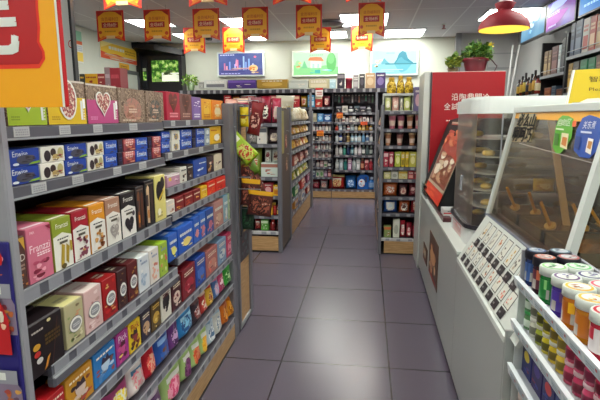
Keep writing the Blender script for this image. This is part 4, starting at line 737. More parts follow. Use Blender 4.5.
siderow(SG, 'bottom shelf', GX1-.01, .266, 5.3, 7.1, [('#d8b03c', '#e8e0c0', 'yellow'), ('#c88a3c', '#5a6a8a', 'gold'), ('#4a5a8a', '#d8d8e0', 'indigo'), ('#d8d4cc', '#5a7aa8', 'white'), ('#5a6a90', '#e0d8c8', 'slate blue'), ('#a8382c', '#e8c8a8', 'scarlet')], .12, 'pc', 37)
a = at(284, 122, 1, 5.35); b = at(303, 97, 1, 5.35)
solo('rice_bag', 'big slumped cream bag on top of the second gondola by its post', 'bag', pouch(.24, .29, .14, bagfn('#d0cab0', '#d8d4c0', '#c0a868', '#e0dcc8', None, 4), 9, 10, 4, -.1), (-.90, 5.42, 1.307), PI/2-.9)
# ================================================================== RIGHT STAND (end unit facing the camera)
RY = 4.72; RX0, RX1 = .135, .90
rs = thing('shelving_gondola', 'grey shelving stand with wood base facing the camera right of the aisle', 'shelving', (.5, 5.8, 0))
part(rs, 'base_panel', MB().box(RX0+.05, RY, .015, RX1, RY+.02, .135, WOOD).box(RX0+.01, RY+.01, 0, RX1, RY+.4, .015, BLACK))
for a in ((RX0-.012, RY-.004, 0, RX0+.022, RY+.05, 1.47), (.515, RY-.004, .13, .54, RY+.04, 1.47), (RX0-.012, 6.86, 0, RX0+.022, 6.92, 1.45)): part(rs, 'upright', MB().box(*a, mat('#707077', .4, .2), .004))
part(rs, 'back_panel', MB().box(RX0+.02, RY+.42, .1, RX1, RY+.45, 1.46, BACKP)); part(rs, 'side_panel', MB().box(RX0+.012, RY+.05, .02, RX0+.02, RY+.45, 1.44, mat('#8c857c')))
part(rs, 'side_panel', MB().box(RX0+.25, RY+.45, .02, RX0+.28, 6.88, 1.44, BACKP)); part(rs, 'base_panel', MB().box(RX0, RY+.46, 0, RX0+.02, 6.88, .13, WOOD))
RSZ = [1.41, 1.243, 1.082, .876, .758, .583, .417, .168]
for k, z in enumerate(RSZ):
    o = part(rs, 'shelf', MB().box(RX0+.022, RY+.014, z-.03, RX1, RY+.42, z, SHELFIN)); mb = MB()
    crail(mb, RX0+.022, RX1, RY, z-.032, z, mat('#b9bab8' if k == 7 else '#52515a', .4), 7, .35, k+20); part(o, 'price_rail', mb)
for z in (.14, .42, .7, .98, 1.22):
    part(rs, 'shelf', MB().box(RX0, RY+.46, z-.025, RX0+.25, 6.86, z, SHELFIN))
RU = 'right stand'
for k, z in enumerate((.141, .421, .701, .981, 1.221)):
    siderow('right stand side', ['bottom shelf', 'second shelf', 'third shelf', 'fourth shelf', 'top shelf'][k], RX0+.005, z, 5.22, 6.8, [('#a85a3a', '#e0c8a0', 'rust'), ('#c8a860', '#e8e0c0', 'straw'), ('#8a3a3a', '#d8b0a0', 'maroon'), ('#b8a070', '#7a4a2c', 'tan'), ('#d0c0a0', '#a8503a', 'sand')], .2, 'p', 60+k, -PI/2)
t = thing('display_tray', 'white plastic display tray of drink packets on top of the right stand', 'tray', (.36, RY+.1, 1.411)); tx0, tx1 = xon(383.5, RY, 1.42), xon(412.5, RY, 1.42); tz = at(398, 94, 1, RY).z
part(t, 'tray_floor', MB().box(tx0, RY+.01, 1.411, tx1, RY+.25, 1.416, WHITE)); part(t, 'tray_wall', MB().box(tx0, RY+.235, 1.416, tx1, RY+.25, tz, WHITE).box(tx0, RY+.01, tz-.012, tx1, RY+.018, tz, WHITE).box(tx0-.004, RY+.01, 1.416, tx0, RY+.25, tz, WHITE).box(tx1, RY+.01, 1.416, tx1+.004, RY+.25, tz, WHITE))
row('right stand tray', 'lid level', RY+.02, 0, [(384.5, 391.2, 'p', '#b8bc78', '#dcdcb8', 'yellow green', 96), (391.8, 399.2, 'p', '#c8988a', '#dcb8a8', 'pale pink', 96), (399.6, 403, 'p', '#c8c8bc', '#a8a89c', 'light grey', 97), (403.4, 410.8, 'p', '#b4bc6c', '#dce0b0', 'light lime', 96)], .04, 71, z=1.417)
row(RU, 'top rail', RY+.02, 0, [(413.5, 421.5, 'c', '#6a6088', '#c8a0a8', 'violet', 87)], .08, 75, z=1.411)
part_z = at(398, 94, 1, RY).z
lt = wsolo('tray_lid', 'flat white lid covering the packet tray under the yellow bottles', 'lid', MB().box(tx0-.006, RY+.005, tz+.001, tx1+.006, RY+.255, tz+.007, WHITE, .002), (.36, RY+.1, tz))
for i, (a, b, yt) in enumerate(((386.5, 396, 77.5), (396.5, 404, 75.5), (404.3, 413, 77))):
    z = tz+.008; x0, x1 = xon(a, RY+.08, z), xon(b, RY+.08, z); h = at((a+b)/2, yt, 1, RY+.08).z-z
    solo('oil_bottle', f'golden yellow foil wrapped bottle, {["left", "middle", "right"][i]} of three atop the right stand', 'bottle', MB().lathe([(.03, 0), (.036, .02), (.036, h*.55), (.024, h*.72), (.02, h*.8), (.022, h*.82), (.022, h*.97), (.018, h)], [nz(('#b8941c', '#d8b83a', '#8a6c14'), 30, .25)]*4+[mat('#c89a20')]*3, (0, 0, 0), 14, True, (x1-x0)/.072, 1), ((x0+x1)/2, RY+.08, z))
row(RU, 'second shelf', RY+.03, 0, [(388, 396.4, 'u', '#b86a7a', '#c8c0b8', 'rose pink', 114), (397, 405, 'u', '#a85a6e', '#5a2838', 'mauve pink', 114), (406.4, 413.6, 'u', '#b8785a', '#d8c090', 'caramel', 114.5), (414.6, 422, 'u', '#c87880', '#d8a8a0', 'salmon pink', 114)], .09, 81, z=1.244)
row(RU, 'third shelf', RY+.03, 0, [(384.4, 391.4, 'u', '#b07858', '#d8b88a', 'biscuit brown', 133), (396.2, 403.4, 'u', '#a87068', '#4a2830', 'cocoa', 133), (408.4, 415.8, 'u', '#b08058', '#d8b890', 'tan', 133), (417, 423, 'u', '#a06a58', '#c8a080', 'chestnut', 134)], .09, 85, z=1.083)
row(RU, 'fourth shelf', RY+.02, 0, [(383.4, 388.2, 'c', '#a83248', '#d8b0b0', 'raspberry', 152), (388.6, 393.4, 'c', '#9a2c3e', '#d8b8b0', 'dark pink', 152), (394.6, 400.4, 'c', '#a8b03c', '#d8d890', 'lime', 152), (400.8, 404.6, 'c', '#d0b028', '#8a7a1c', 'yellow', 152), (405, 408.6, 'c', '#d8b82c', '#a89020', 'golden yellow', 152), (409, 416, 'c', '#b8b048', '#d8d090', 'pale olive', 152), (416.6, 423, 'c', '#9aa050', '#d8d8a8', 'grey green', 153)], .09, 91, z=.877)
row(RU, 'fifth shelf', RY+.02, 0, [(383.6, 390.8, 'c', '#b8b478', '#d8d0a0', 'pale khaki', 172), (391.2, 398, 'c', '#b8b8ac', '#8a8a80', 'stone grey', 171.5), (398.4, 407.4, 'c', '#d0c488', '#c8a030', 'butter yellow', 171), (408, 413.6, 'c', '#a8323a', '#d89a90', 'red', 171), (414, 422, 'c', '#98323a', '#d8a8a0', 'dull crimson', 171.5)], .09, 98, z=.759)
row(RU, 'sixth shelf', RY+.02, 0, [(382.6, 397.6, 'p', '#b85a24', '#d8d4c8', 'orange and white', 182), (398.4, 408, 'p', '#4a1c24', '#a85a58', 'dark maroon', 183.5), (408.6, 417.4, 'p', '#6a2028', '#d8a8a0', 'red chocolate', 183), (417.8, 424, 'p', '#5a1a22', '#a84a48', 'burgundy', 184)], .07, 103, z=.584)
row(RU, 'seventh shelf', RY+.02, 0, [(382.8, 397.6, 'p', '#1c4a94', '#c8d4e0', 'royal blue', 199), (398.4, 410, 'p', '#a8481c', '#5a241c', 'rust orange', 199), (410.6, 423, 'p', '#98242c', '#d0705a', 'bright red', 198.5)], .07, 107, z=.418)
row(RU, 'bottom shelf', RY+.02, 0, [(383.6, 391, 'c', '#8a9a5a', '#c86a3c', 'green fruit picture', 226), (392.6, 399.4, 'c', '#d4d4c4', '#b0b0a0', 'white', 219.5), (399.8, 405.4, 'p', '#b82838', '#e0a0a0', 'cherry red', 221), (405.8, 412, 'p', '#9a1c30', '#d87a80', 'deep red', 223), (412.4, 418, 'p', '#a8283c', '#5a0c18', 'crimson', 224), (418.2, 424, 'p', '#8a1c2c', '#d89a98', 'wine', 224)], .06, 111, z=.169)
# ================================================================== BACK SHELVING
BY0 = 8.0; BX0, BX1 = -3.2, .80
ZB = lambda px, py: at(px, py, 1, BY0).z
bs = thing('wall_shelving', 'long dark wall shelving with wood base along the back of the shop', 'shelving', (-1, 8.2, 0))
part(bs, 'base_panel', MB().box(BX0, BY0, .012, BX1, BY0+.02, ZB(340, 191.5), WOOD).box(xon(331, BY0, .1), BY0-.002, .012, xon(331, BY0, .1)+.012, BY0, ZB(340, 191.5), DGREY).box(BX0, BY0+.01, 0, BX1, BY0+.05, .012, BLACK))
part(bs, 'back_panel', MB().box(BX0, 8.42, .1, BX1, 8.45, 1.80, mat('#2a2430', .6)))
zt = ZB(340, 88.5)
o = part(bs, 'shelf', MB().box(BX0, BY0+.012, zt-.03, BX1, 8.44, zt, SHELFIN)); mb = MB(); crail(mb, BX0, BX1, BY0-.002, zt-.065, zt, mat('#3c3a42', .4), 34, .36, 3); part(o, 'price_rail', mb)
xm, xr_ = xon(332, BY0, .8), xon(374.5, BY0, .8)
for a in (xon(309.5, BY0, .8), xm, xr_): part(bs, 'upright', MB().box(a, BY0-(.004 if a == xm else .01), .14, a+(.012 if a == xm else .035), BY0+.05, zt-.06, mat('#3c3a42' if a == xm else '#7f7e86', .4, .3)))
LEFTL = [121.8, 131.2, 141.2, 149.6, 158, 167.2, 177.4]; RIGHTL = [112.6, 122.2, 130.6, 142.4, 155.2, 170.2]
def bshelf(x0, x1, py, n, sd, c='#4c4b53'):
    z = ZB((300+py*.0+40), py); o = part(bs, 'shelf', MB().box(x0, BY0+.012, z-.03, x1, 8.42, z, SHELFIN)); mb = MB(); crail(mb, x0, x1, BY0, z-.038, z, mat(c, .4), n, .4, sd); part(o, 'price_rail', mb); return z
for i, py in enumerate(LEFTL): bshelf(xon(309, BY0, .8), xm, py, 4, i)
for i, py in enumerate(RIGHTL): bshelf(xm+.035, xr_, py, 5, i+9)
bshelf(BX0, xm, 107, 26, 31); bshelf(BX0, BX1, 189.6, 40, 50, '#5a5058')
bshelf(BX0, xon(309, BY0, .8), 128, 20, 33); bshelf(BX0, xon(309, BY0, .8), 150, 20, 34)
BU = 'back shelving'
row(BU, 'very top', BY0+.03, 88.3, [(198.5, 203.5, 'c', '#a8a8a4', '#8a8a88', 'grey', 82), (204, 227, 'c', '#c4c6c2', '#6a6a70', 'wide pale grey', 80), (228, 256, 'c', '#43267e', '#6a4aa8', 'wide purple', 80), (257, 287.5, 'c', '#a8842c', '#c8a44a', 'wide golden', 79.5), (288.5, 308, 'c', '#bcc2ba', '#a8b0a8', 'wide white', 80), (308.5, 329, 'c', '#b0a888', '#c8c0a0', 'beige patterned', 79), (329.6, 335.4, 'c', '#a0c0c8', '#c8dce0', 'pale blue', 79.5), (337, 344.6, 'c', '#282430', '#7a7478', 'black', 73.5), (345, 352.5, 't', '#8a2438', '#a83a4a', 'wine red', 78), (353, 358.4, 'c', '#7a7478', '#a8a4a4', 'grey lidded', 75), (359, 364.8, 'c', '#221f28', '#4a4650', 'narrow black', 74), (365.2, 375, 'c', '#b0906c', '#c8b090', 'tan', 73), (375.4, 385.4, 'c', '#3c2c5c', '#7a6a9c', 'dark purple', 72.5)], .14, 121)
pal = [('#a8242c', '#e0c0a0', 'red'), ('#c89a24', '#a83a20', 'yellow'), ('#8a1c30', '#d8a8a0', 'wine'), ('#b8342c', '#e8d8b0', 'scarlet'), ('#7a2038', '#c87a80', 'plum'), ('#c8842c', '#e8d0a0', 'amber'), ('#982430', '#e0b0a0', 'crimson'), ('#a89a3c', '#7a2a20', 'olive gold'), ('#b82434', '#e8c8b8', 'cherry')]
it = []; x = 224
for i in range(14): w = 7.6; it.append((x, x+w-.5, 'p' if i % 3 else 'c', *pal[i % 9][:2], pal[i % 9][2], 95.5)); x += w
it[11] = (*it[11][:2], 'c', '#4a9cc8', '#c8e0ec', 'sky blue', 95)
row(BU, 'second row', BY0+.03, 106.9, it, .1, 131)
row(BU, 'left third row', BY0+.03, 121.6, [(311.5, 316.6, 'c', '#c0bc9c', '#a8a488', 'cream', 113.5), (317.2, 323, 'c', '#4a8ac0', '#a8d0e8', 'light blue', 113.5), (323.4, 331.4, 'c', '#2c5c9c', '#c8d8e8', 'mid blue', 114)], .1, 151)
# hanging brush cards above the right bay
rail = thing('hook_rail', 'dark hook rail with hanging cards below the top of the back shelving', 'rail', (-.3, 8.3, 1.6)); zz = ZB(350, 92.5)
part(rail, 'bar', MB().box(xm+.04, 8.16, zz-.012, xr_, 8.18, zz, DGREY)); part(rail, 'bracket', MB().box(xm+.05, 8.17, zz-.01, xm+.07, 8.42, zz, DGREY).box(xr_-.05, 8.17, zz-.01, xr_-.03, 8.42, zz, DGREY))
cc = ['#2c3a44', '#3a6a5a', '#8a3a3c', '#30303a', '#2a2a30', '#a0a0a0', '#46404c', '#8a5a4a', '#2c2c34', '#32705a', '#3a3a44', '#44684c']; nm = ['slate', 'sea green', 'brick red', 'charcoal', 'black', 'silver', 'smoky', 'copper brown', 'graphite', 'emerald', 'dusky', 'moss']
for i in range(12):
    a = 334.4+i*3.35; x0, x1 = xon(a, 8.15, 1.6), xon(a+2.5, 8.15, 1.6); zl = at(a, 103.5 if i % 3 else 101.5, 1, 8.15).z
    mb = MB().box(x0, 8.148, zl, x1, 8.158, zz-.02, mat('#2a2730')); mb.deco([('r', .2, .1, .8, .75, mat(cc[i])), ('r', .2, .8, .8, .92, mat('#a8a8a8'))], (x0, 8.148, zl), (1, 0, 0), (0, 0, 1), x1-x0, zz-.02-zl, (0, -1, 0), 1, .001)
    mb.tube([((x0+x1)/2, 8.165, zz-.006), ((x0+x1)/2, 8.153, zz-.015), ((x0+x1)/2, 8.153, zz-.03)], .003, GREY, 5)
    wsolo('hanging_card', f'{nm[i]} hanging card, {ORD[i]} from the left on the hook rail of the back shelving', 'card', mb, ((x0+x1)/2, 8.15, zl), 'cards on the hook rail')
W1 = [('#e6e0dc', '#9a6a6a', 'white'), ('#dcc8c4', '#b06a70', 'pale pink'), ('#ece8e0', '#7a7a80', 'ivory'), ('#c4bcbc', '#8a4a50', 'grey'), ('#e0ccc8', '#6a6a7a', 'dusty pink'), ('#d8d8d4', '#9a5a60', 'light grey'), ('#ece2da', '#b08a7a', 'shell')]
def brow(sh, px0, px1, n, pyb, pyt, kinds, pals, sd, bayname):
    st = (px1-px0)/n; rr = random.Random(sd); it = []
    for i in range(n): p = pals[(i*3+sd) % len(pals)] if len(pals) != n else pals[i]; it.append((px0+st*i, px0+st*(i+.93), kinds[i % len(kinds)], p[0], p[1], p[2], pyt+rr.uniform(0, 1.6)))
    row(bayname, sh, BY0+.03, pyb-.15, it, .08, sd*10+200)
BL, BRR = 'back left bay', 'back right bay'
brow('second shelf', 312, 331.5, 6, 131.2, 124, 'bt', W1, 1, BL); brow('third shelf', 312, 331.5, 6, 141.2, 134.3, 'cb', [('#46424e', '#c8c8cc', 'charcoal'), ('#c8c8c4', '#3a3a44', 'white'), ('#b8b4b0', '#8a6a5a', 'pale grey'), ('#c8a8a0', '#7a4a4a', 'blush'), ('#d0ccc8', '#5a5a60', 'pearl'), ('#b0a8a4', '#a86a6a', 'ash')], 2, BL)
brow('fourth shelf', 312, 331.5, 7, 149.6, 143, 'tb', W1, 3, BL); brow('fifth shelf', 312, 331.5, 6, 158, 151.5, 'cb', [('#c8c4c0', '#b87a80', 'ivory'), ('#d0a8a4', '#a04a54', 'pink'), ('#c0b8b4', '#6a5a60', 'stone'), ('#d4d0cc', '#c89098', 'cream'), ('#c8b0ac', '#8a4a50', 'rose'), ('#a8a4a4', '#d8d4d0', 'silver')], 4, BL)
brow('sixth shelf', 312, 331.5, 5, 167.2, 159.5, 'cbc', [('#3a3440', '#a8a0a4', 'dark grey'), ('#c8b8b0', '#7a4a50', 'pale rose'), ('#a87a80', '#d8c8c4', 'dusky pink'), ('#d0ccc0', '#5a8a5a', 'white'), ('#4a4450', '#c8c0c0', 'slate')], 5, BL); brow('seventh shelf', 312, 331.5, 5, 177.4, 169, 'cc', [('#3a4a6a', '#c8d0d8', 'navy'), ('#c8c4b8', '#4a8a5a', 'mint'), ('#b8c4a8', '#6a9a5a', 'pale green'), ('#6a4a70', '#c8b0c8', 'violet'), ('#8a2c34', '#d8a8a8', 'dark red')], 6, BL)
brow('top shelf', 336, 372, 6, 112.6, 105.5, 'ccb', [('#2c2a34', '#6a6a74', 'black'), ('#c0bcb4', '#8a8a84', 'white'), ('#3a3640', '#a09aa0', 'charcoal'), ('#2a3038', '#5a6a74', 'slate'), ('#34303a', '#8a8490', 'graphite'), ('#a8a8a8', '#4a4a50', 'grey')], 7, BRR)
brow('second shelf', 335, 373, 11, 122.2, 116, 'btc', W1, 8, BRR)
brow('third shelf', 335, 373, 10, 130.6, 124, 'bcb', [('#b84030', '#e0c0a0', 'vermilion'), ('#8aa8c0', '#d8e0e4', 'ice blue'), ('#d0ccc8', '#7a7a80', 'white'), ('#c87a80', '#e8d0d0', 'pink'), ('#a8b8c0', '#e0e4e4', 'pale blue'), ('#c8c0b4', '#5a5a60', 'ivory'), ('#c89a2c', '#e8d080', 'mustard'), ('#d0a430', '#e8dca0', 'gold'), ('#c8962a', '#8a5a1c', 'amber'), ('#c8a040', '#f0e0a0', 'honey')], 9, BRR)
brow('fourth shelf', 335, 373, 10, 142.4, 132.5, 'b', [('#c8ccd0', '#8a94a0', 'white'), ('#2a4a8c', '#c8d0e0', 'blue'), ('#3a3440', '#b8a890', 'dark'), ('#c8b080', '#8a6a3c', 'tan'), ('#8ab0c8', '#dce8ec', 'light blue'), ('#a8c4d4', '#e4ecf0', 'ice blue'), ('#b8ccd4', '#7a9ab0', 'pale blue'), ('#6a9ac0', '#dce8f0', 'azure'), ('#c8ccd0', '#4a6a94', 'silver'), ('#b0b4b8', '#e8e8e8', 'grey')], 10, BRR)
brow('fifth shelf', 335, 373, 10, 155.2, 144.5, 'b', [('#c8c0bc', '#e0dcd8', 'white'), ('#b8b0ac', '#8a5a60', 'pale grey'), ('#3a8a7a', '#c8e0d8', 'teal'), ('#2a3a5c', '#8a94b0', 'navy'), ('#2a5a6c', '#a8c8d0', 'petrol'), ('#c8c4c8', '#7a6a8a', 'pearl'), ('#b8a8b0', '#e0d8dc', 'lilac'), ('#3a4a44', '#8a9a90', 'dark green'), ('#46585a', '#a8b4b4', 'grey green'), ('#38403c', '#98a09c', 'charcoal')], 11, BRR)
brow('sixth shelf', 335, 373, 9, 170.2, 158, 'bc', [('#b8bcbc', '#e4e4e4', 'silver'), ('#a8b4b8', '#d8e0e4', 'pale blue'), ('#2c7a74', '#a8d0cc', 'teal'), ('#a87aa0', '#e0c8dc', 'mauve'), ('#c8d0d0', '#7a9aa8', 'white'), ('#b0b8b8', '#e0e4e4', 'light grey'), ('#7a2c28', '#c88a6a', 'russet'), ('#8a2c34', '#d8a8a4', 'maroon'), ('#a82c38', '#e0b0b0', 'red')], 12, BRR)
row(BU, 'lowest shelf', BY0+.02, 189.3, [(311, 319.4, 'p', '#8a1c30', '#c86a70', 'wine red', 180), (319.8, 327.4, 'p', '#c8b8b8', '#c83a5a', 'white and pink', 179.5), (328, 344.6, 'p', '#b0221c', '#e8d890', 'large red', 175), (345, 356, 'p', '#1c6ab8', '#c8e0f0', 'large blue', 176)], .1, 171)
x0, x1 = xon(357, BY0+.05, .2), xon(368.6, BY0+.05, .2); zb = ZB(362, 189.4); zt_ = ZB(362, 174); h = zt_-zb; w = x1-x0
t = thing('detergent_bottle', 'large blue detergent bottle with a handle on the lowest back shelf', 'bottle', ((x0+x1)/2, BY0+.09, zb)); BLU = mat('#1c58a8', .25)
part(t, 'bottle_body', MB().prism([(x0, BY0+.03, zb), (x1, BY0+.03, zb), (x1, BY0+.03, zb+h*.8), (x1-w*.2, BY0+.03, zb+h*.95), (x0+w*.25, BY0+.03, zb+h*.95), (x0, BY0+.03, zb+h*.72)], (0, .12, 0), BLU).box(x0+w*.66, BY0+.024, zb+h*.45, x0+w*.86, BY0+.03, zb+h*.8, mat('#0e2c5c')))
mb = MB(); mb.deco([('o', .4, .4, .28, .26, mat('#dce8f0')), ('b', .15, .2, .65, .6, C('#c8d8e8', '#d86a4a', '#8ab0d8'), 6, 4)], (x0, BY0+.03, zb), (1, 0, 0), (0, 0, 1), w, h, (0, -1, 0), 2, .001); part(t, 'bottle_label', mb)
part(t, 'cap', MB().lathe([(.035, h*.95), (.035, h*1.2), (.03, h*1.22)], mat('#c8d4dc'), ((x0+x1)/2-w*.05, BY0+.09, zb), 12))
solo('product_bottle', 'slim blue bottle at the right end of the lowest back shelf', 'bottle', bottle(.05, .2, '#2c6ab0', '#c8d8e8', '#8ab0d8'), (xon(371.5, BY0+.06, .2), BY0+.07, zb))
# price cards
for i, (a, b, yt, yb, col, dn) in enumerate(((315.5, 323, 88, 96.5, '#d8d4cc', 'white card with a red edge hanging from the top of the back shelving'), (336.6, 342.8, 112.6, 118.4, '#e0862c', 'orange price card under the top shelf of the back right bay'), (316.8, 323.6, 130.4, 136, '#e88a1c', 'orange price card on the back left bay'), (360.8, 367.4, 121.6, 125, '#e05a24', 'red orange price card on the second shelf of the back right bay'))):
    p0, p1 = at(a, yb, 1, BY0-.006), at(b, yt, 1, BY0-.006); mb = MB().box(p0.x, BY0-.008, p0.z, p1.x, BY0-.0025, p1.z, mat(col)); mb.deco([('r', .0, .78, 1, 1, RED if i == 0 else mat('#c8481c')), ('l', .15, .2, .85, .65, 2, mat('#a83a2c'))], (p0.x, BY0-.008, p0.z), (1, 0, 0), (0, 0, 1), p1.x-p0.x, p1.z-p0.z, (0, -1, 0), 1, .0008)
    wsolo('price_card', dn, 'card', mb, ((p0.x+p1.x)/2, BY0-.005, p0.z))
def leafy(mb, c, rx, rz, n, cols, sd, size=.05, ry=None):
    rr = random.Random(sd)
    for i in range(n):
        th, ph = rr.uniform(0, 2*PI), math.acos(rr.uniform(-.4, 1)); q = rr.uniform(.45, 1)
        p = Vector((c[0]+rx*q*math.sin(ph)*math.cos(th), c[1]+(ry or rx)*q*math.sin(ph)*math.sin(th), c[2]+rz*q*math.cos(ph)))
        a = Vector((rr.uniform(-1, 1), rr.uniform(-1, 1), rr.uniform(-.6, .8))).normalized(); b = a.cross(Vector((rr.uniform(-1, 1), rr.uniform(-1, 1), 1))).normalized(); s = size*rr.uniform(.6, 1.2); n_ = a.cross(b)*(.15*s)
        mb.add([p-a*s, p-a*.2*s+b*.4*s, p+a*.5*s+b*.32*s+n_, p+a*s, p+a*.5*s-b*.32*s+n_, p-a*.2*s-b*.4*s], [(0, 1, 2, 3), (0, 3, 4, 5)], mat(rr.choice(cols), .5))
a = at(191, 87.5, 1, BY0+.1); t = thing('potted_plant', 'small green plant in a clear pot at the left of the back shelving', 'plant', (a.x, BY0+.1, zt))
part(t, 'pot', MB().lathe([(.05, 0), (.075, .13), (.07, .13), (.048, .01)], mat('#8aa07a', .3), (a.x, BY0+.1, zt+.001), 14, True)); mb = MB(); leafy(mb, (a.x, BY0+.1, zt+.14), .17, .14, 120, ('#6f9a2c', '#8ab43a', '#4a7a24', '#b0c850'), 3, .04, .12); mb.tube([(a.x, BY0+.1, zt+.05), (a.x+.02, BY0+.1, zt+.2)], .008, mat('#4a5a24')); part(t, 'foliage', mb)
# gondola of the next aisle on the left, its top boxes show above the granola boxes
HX = -2.05; hg = thing('shelving_gondola', 'grey shelving of the next aisle behind the left gondola with boxes on top', 'shelving', (-2.3, 4.3, 0))
part(hg, 'shelf', MB().box(-2.95, 3.2, 1.40, HX+.05, 5.3, 1.44, GREY)); part(hg, 'back_panel', MB().box(-2.34, 3.2, 0, -2.30, 5.3, 1.40, SHELFIN)); part(hg, 'base_panel', MB().box(-2.6, 3.2, 0, HX, 5.3, .12, WOOD))
for i, (a, b, yt, yb, c1, c2, dn) in enumerate(((78.5, 83, 62, 70.5, '#3a3a34', '#d8a83c', 'black and yellow box upper left'), (78.5, 85, 71, 80, '#c89a24', '#8a3a20', 'golden box lower left'), (84, 96, 62.5, 71.5, '#d0a020', '#8a2c24', 'yellow box in the upper row'), (85.5, 96, 72, 81, '#d8aa28', '#7a2c20', 'yellow box in the lower row'), (96.5, 104, 63, 72, '#8a2c30', '#d8a89a', 'dark red box in the upper row'), (96.5, 104, 72.5, 82, '#9a3a3c', '#c88a80', 'dull red box in the lower row'), (104.5, 109.5, 67, 82, '#8a7478', '#b8a0a4', 'mauve grey box'), (110, 119.5, 67.5, 84, '#8a2430', '#b84a54', 'maroon bag shaped box'))):
    Y = 4.4+.0*i; p0, p1 = at(a, yb, 1, Y), at(b, yt, 1, Y); up = 'upper' in dn
    zb_ = 1.441+(.17 if up else 0); z2 = zb_+(.165 if (up or 'lower' in dn) else p1.z-1.441)
    solo('snack_box', dn+' on the shelving behind the granola boxes', 'box', carton(p1.x-p0.x-.004, z2-zb_-.002, .15, c1, [('b', .1, .1, .9, .7, C(c2, c1, '#d8c8b0'), 8, i), ('l', .1, .75, .9, .9, 1, mat(c2))]), ((p0.x+p1.x)/2, Y+.08, zb_))

# ================================================================== SERVICE COUNTER
CX = lambda y: .42+.0135*y
CW = mat('#9da19d', .3); CTOP = mat('#ced4cd', .3); CSIDE = mat('#b9bcb8', .35)
CY0, CY1 = 1.49, 4.28
ct = thing('service_counter', 'white service counter with posters along the right side of the aisle', 'counter', (.8, 2.8, 0))
def cfront(y0, y1, z0, z1, off, thick, m): return MB().prism([(CX(y0)-off, y0, z0), (CX(y1)-off, y1, z0), (CX(y1)-off, y1, z1), (CX(y0)-off, y0, z1)], (thick, 0, 0), m)
ya, yb = 3.01, 2.38
for a, b in ((CY0, yb-.002), (yb+.002, ya-.002), (ya+.002, CY1)): part(ct, 'front_panel', cfront(a, b, .05, .668 if b < 2.4 else .688, 0, .02, CW))
part(ct, 'edge_trim', cfront(CY0, 2.37, .655, .676, .003, .012, mat('#dde2db', .3))); part(ct, 'end_panel', MB().box(CX(CY0)+.001, CY0-.012, .02, .60, CY0-.0005, .70, CW)); part(ct, 'kick_board', cfront(CY0, CY1, 0, .05, -.03, .02, mat('#1e1a20', .5)))
part(ct, 'top', MB().prism([(CX(2.37)-.004, 2.37, .688), (CX(CY1)-.004, CY1, .688), (1.15, CY1, .688), (1.15, 1.5, .688), (.60, 1.5, .688), (.60, 2.37, .688)], (0, 0, .014), CTOP))
part(ct, 'body', MB().box(.53, 1.52, .05, 1.13, CY1-.01, .687, mat('#55525a')))
# posters on the counter front
def cposter(px0, px1, label, cs, sd, z0=None, z1=None):
    y1, y0 = yon(px0, .472, .4), yon(px1, .466, .4); 
    mb = cfront(y0, y1, z0, z1, .004, .003, mat('#6a4a38'))
    mb.deco([('r', .04, .03, .96, .97, mat('#54362a')), ('b', .06, .05, .94, .95, C(*cs), 16, sd), ('o', .5, .55, .3, .16, mat(cs[0])), ('r', .1, .05, .9, .14, mat('#8a2c24'))], (CX(y1)-.0045, y1, z0), (CX(y0)-CX(y1), y0-y1, 0), (0, 0, 1), 1, z1-z0, (-1, 0, 0), 1, .0006)
    wsolo('counter_poster', label, 'poster', mb, (CX(y0), (y0+y1)/2, z0))
cposter(430.5, 438.8, 'brown food poster on the front of the white counter', ('#c89060', '#8a4a34', '#a87050', '#e0b888', '#5a3024'), 3, at(434, 283, 0, .467).z, at(434, 236, 0, .467).z)
cposter(424.3, 427.6, 'narrow pale poster near the far end of the white counter', ('#b8a890', '#9a7a5c', '#c87a50'), 6, at(426, 262, 0, .474).z, at(426, 245, 0, .474).z)
# clear guard and orange tin at the far end
t = thing('acrylic_guard', 'clear acrylic guard standing at the far end of the white counter', 'guard', (CX(4.1), 4.1, .703))
part(t, 'sheet', MB().box(CX(4.1)+.003, 3.93, .703, CX(4.1)+.009, 4.27, .80, glassmat('acrylic', '#e6ece8', .85))); part(t, 'foot', MB().box(CX(4.1)-.0, 3.93, .7025, CX(4.1)+.02, 4.27, .708, LGREY))
solo('snack_tin', 'small orange and yellow tin behind the clear guard on the counter', 'tin', MB().lathe([(.03, 0), (.03, .09), (.026, .095)], mat('#c88a24'), seg=14), (CX(4.1)+.05, 4.15, .703))
# refrigerated cabinet with the red graphic
fr = thing('display_fridge', 'tall fridge wrapped in a red panel with white characters beyond the counter', 'fridge', (.84, 4.6, 0))
FX0, FXR, FX1, FZ = at(424.3, 80, 1, 4.3).x, at(432.3, 80, 1, 4.3).x, at(505.5, 80, 1, 4.3).x, at(460, 71.5, 1, 4.3).z
part(fr, 'cabinet', MB().box(FX0, 4.302, 0, FX1, 4.70, FZ, mat('#b4b6b2', .35), .004))
part(fr, 'side_trim', MB().box(FX0, 4.292, .02, FX0+.045, 4.302, FZ, mat('#c4c8c2', .35)).box(FXR-.012, 4.29, .02, FXR-.003, 4.302, FZ, mat('#4a4448')))
part(fr, 'red_panel', MB().box(FXR, 4.288, .05, FX1-.004, 4.301, FZ-.004, mat('#a4081a', .4), .002))
mb = MB()
def fdeco(ops): mb.deco(ops, (FXR, 4.288, .05), (1, 0, 0), (0, 0, 1), FX1-FXR, FZ-.054, (0, -1, 0), 1, .0008)
def fu(px, py): a = at(px, py, 1, 4.288); return (a.x-FXR)/(FX1-FXR), (a.z-.05)/(FZ-.054)
def ftext(st, px0, px1, py0, py1):
    n = len(st); W = (px1-px0)/n
    for i, ch in enumerate(st):
        (a, b), (c, d) = fu(px0+W*(i+.06), py1), fu(px0+W*(i+.94), py0); fdeco([('t', ch, (a+c)/2, (b+d)/2, c-a, mat('#f0ebe4'), d-b)])
